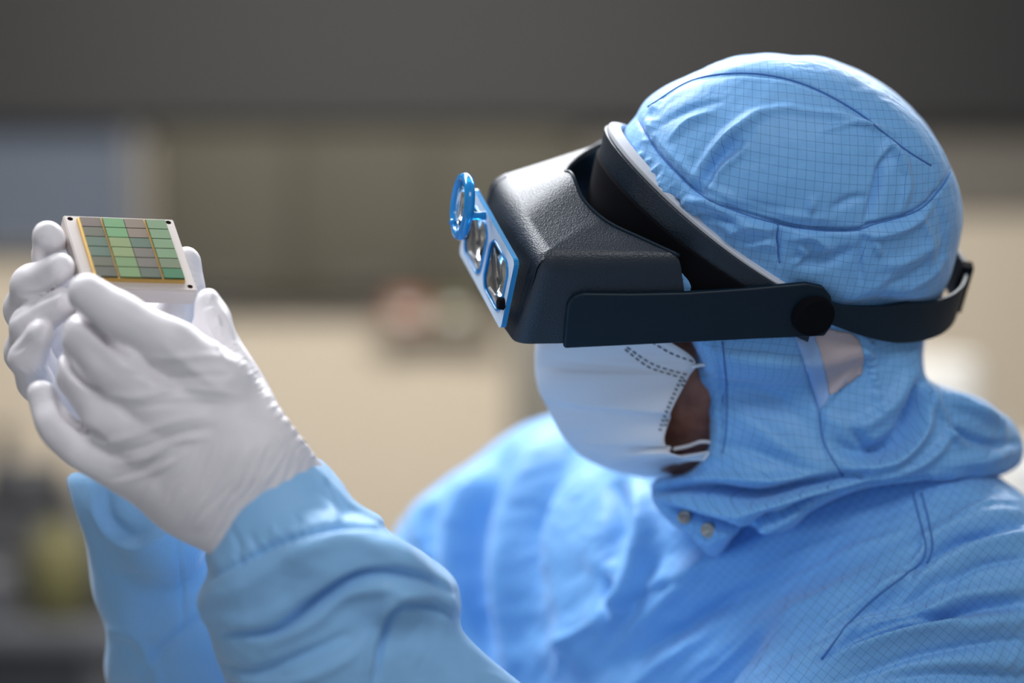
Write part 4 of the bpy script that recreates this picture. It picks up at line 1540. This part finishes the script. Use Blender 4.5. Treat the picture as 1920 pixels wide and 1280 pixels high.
def lathe(name, c, prof, m, parent=None, seg=32):
    vs = []; fs = []
    for (r, z) in prof:
        for k in range(seg):
            w = 2 * PI * k / seg; vs.append((c[0] + r * math.cos(w), c[1] + r * math.sin(w), c[2] + z))
    for i in range(len(prof) - 1):
        for k in range(seg):
            k2 = (k + 1) % seg; fs.append((i * seg + k, i * seg + k2, (i + 1) * seg + k2, (i + 1) * seg + k))
    fs.append(tuple(range(seg))[::-1]); fs.append(tuple(range((len(prof) - 1) * seg, len(prof) * seg)))
    o = mesh_obj(name, vs, fs, m)
    o.data.set_sharp_from_angle(angle=math.radians(45))
    if parent is not None: keep(o, parent)
    return o


def X(px, d): return float(at(px, 0, d)[0])


mc = empty('microscope', (X(40, 4.7), 4.7, bz), 'dark microscope standing on the workbench at the far left edge', 'microscope')
x = X(40, 4.7)
boxm('base', (x - .10, 4.6, bz + .001), (x + .09, 4.82, bz + .035), m_dk, mc, .01)
boxm('arm', (x + .03, 4.68, bz + .035), (x + .08, 4.75, bz + .26), m_dk, mc, .015)
boxm('head', (x - .07, 4.65, bz + .20), (x + .08, 4.78, bz + .28), m_dk, mc, .02)
lathe('objective', (x - .035, 4.71, bz + .10), [(.012, 0), (.02, .03), (.02, .105)], m_dk, mc)
o = lathe('eyepiece', (x - .04, 4.71, bz + .275), [(.02, 0), (.018, .06), (.022, .075)], m_dk, mc)
boxm('stage', (x - .09, 4.64, bz + .075), (x + .03, 4.79, bz + .09), m_dk, mc, .004)


def bottle(px, d, r, h, m, label, cat='bottle', name='bottle', cap=m_dk):
    c = (X(px, d), d, bz + .001)
    e = empty(name, c, label, cat, 'bottles on the workbench')
    lathe('body', c, [(r * .9, 0), (r, .006), (r, h * .68), (r * .45, h * .82), (r * .42, h * .9)], m, e)
    lathe('cap', (c[0], c[1], c[2] + h * .88), [(r * .5, 0), (r * .5, h * .12)], cap, e, 20)


bottle(110, 4.47, .055, .22, m_yel, 'olive yellow bottle in front of the microscope on the bench')
bottle(185, 4.55, .04, .17, m_dk, 'squat black bottle at the right end of the bench')
bottle(-20, 4.45, .045, .13, m_gry, 'short grey bottle left of the yellow bottle')
e = empty('instrument_box', (X(80, 4.92), 5.0, bz), 'large dark instrument box at the back of the bench behind the microscope', 'instrument')
boxm('case', (X(-60, 4.92), 4.92, bz + .001), (X(225, 4.92), 5.08, bz + .205), m_dk, e, .01)
boxm('front_panel', (X(-50, 4.92), 4.911, bz + .02), (X(215, 4.92), 4.9195, bz + .185), m_gry, e, .003)
boxm('under_cabinet', (bx0 + .08, 4.45, .05), (bx1 - .08, 5.02, bz - .0405), m_dk, bench, .004)

# wall shelf with a red and a yellow bin, seen blurred behind the visor
sz = float(at(0, 606, 5.7)[2])
sh_ = empty('wall_shelf', (X(800, 5.8), 5.93, sz), 'beige wall shelf under the olive cabinet carrying two small bins', 'shelf')
boxm('board', (X(690, 5.7), 5.86, sz - .012), (X(930, 5.7), 5.998, sz), m_wall, sh_, .003)
for q in (715, 905):
    boxm('bracket', (X(q, 5.8) - .01, 5.9, sz - .05), (X(q, 5.8) + .01, 5.998, sz - .0125), m_wall, sh_, .002)


def bin_(px0, px1, hgt, m, label):
    a, b = X(px0, 5.74), X(px1, 5.74)
    e = empty('storage_bin', ((a + b) / 2, 5.93, sz), label, 'bin', 'bins on the wall shelf')
    bm = bmesh.new()
    bmesh.ops.create_cube(bm, size=1)
    for v in bm.verts:
        v.co = Vector((a + (v.co.x + .5) * (b - a), 5.88 + (v.co.y + .5) * .11, sz + .001 + (v.co.z + .5) * hgt))
    top = [f for f in bm.faces if f.normal.z > .9]
    bmesh.ops.inset_region(bm, faces=top, thickness=.006)
    bmesh.ops.translate(bm, verts=list({v for f in top for v in f.verts}), vec=(0, 0, -hgt * .85))
    me = bpy.data.meshes.new('tub'); bm.to_mesh(me); bm.free(); me.materials.append(m)
    o = bpy.data.objects.new('tub', me); link(o); keep(o, e)
    boxm('label_holder', ((a + b) / 2 - .025, 5.874, sz + .015), ((a + b) / 2 + .025, 5.8799, sz + .035), m_wht, e, .001)


bin_(722, 795, .075, m_red, 'rust red bin on the wall shelf left of the yellow one')
bin_(812, 885, .065, m_yel, 'yellow green bin on the wall shelf right of the red one')

# white apparatus behind the shoulder at the right
ax0, ax1 = X(1690, 4.2), X(1835, 4.2)
az = float(at(0, 668, 4.2)[2])
e = empty('apparatus', ((ax0 + ax1) / 2, 4.4, 0), 'tall white boxy apparatus behind the hood at the right', 'apparatus')
boxm('cabinet', (ax0, 4.2, .06), (ax1, 4.6, az), m_wht, e, .012)
boxm('plinth', (ax0 + .01, 4.22, 0), (ax1 - .01, 4.58, .059), m_dk, e)
e = empty('trolley', (X(1960, 3.6), 3.7, 0), 'low white trolley at the right edge behind the shoulder', 'trolley')
tz = float(at(0, 850, 3.6)[2])
boxm('top', (X(1880, 3.6), 3.5, tz - .25), (X(2150, 3.6), 4.0, tz), m_wht, e, .01)
for q in (X(1885, 3.6), X(2150, 3.6) - .04):
    for y in (3.52, 3.94):
        boxm('leg', (q, y, 0), (q + .035, y + .035, tz - .2505), m_gry, e, .003)
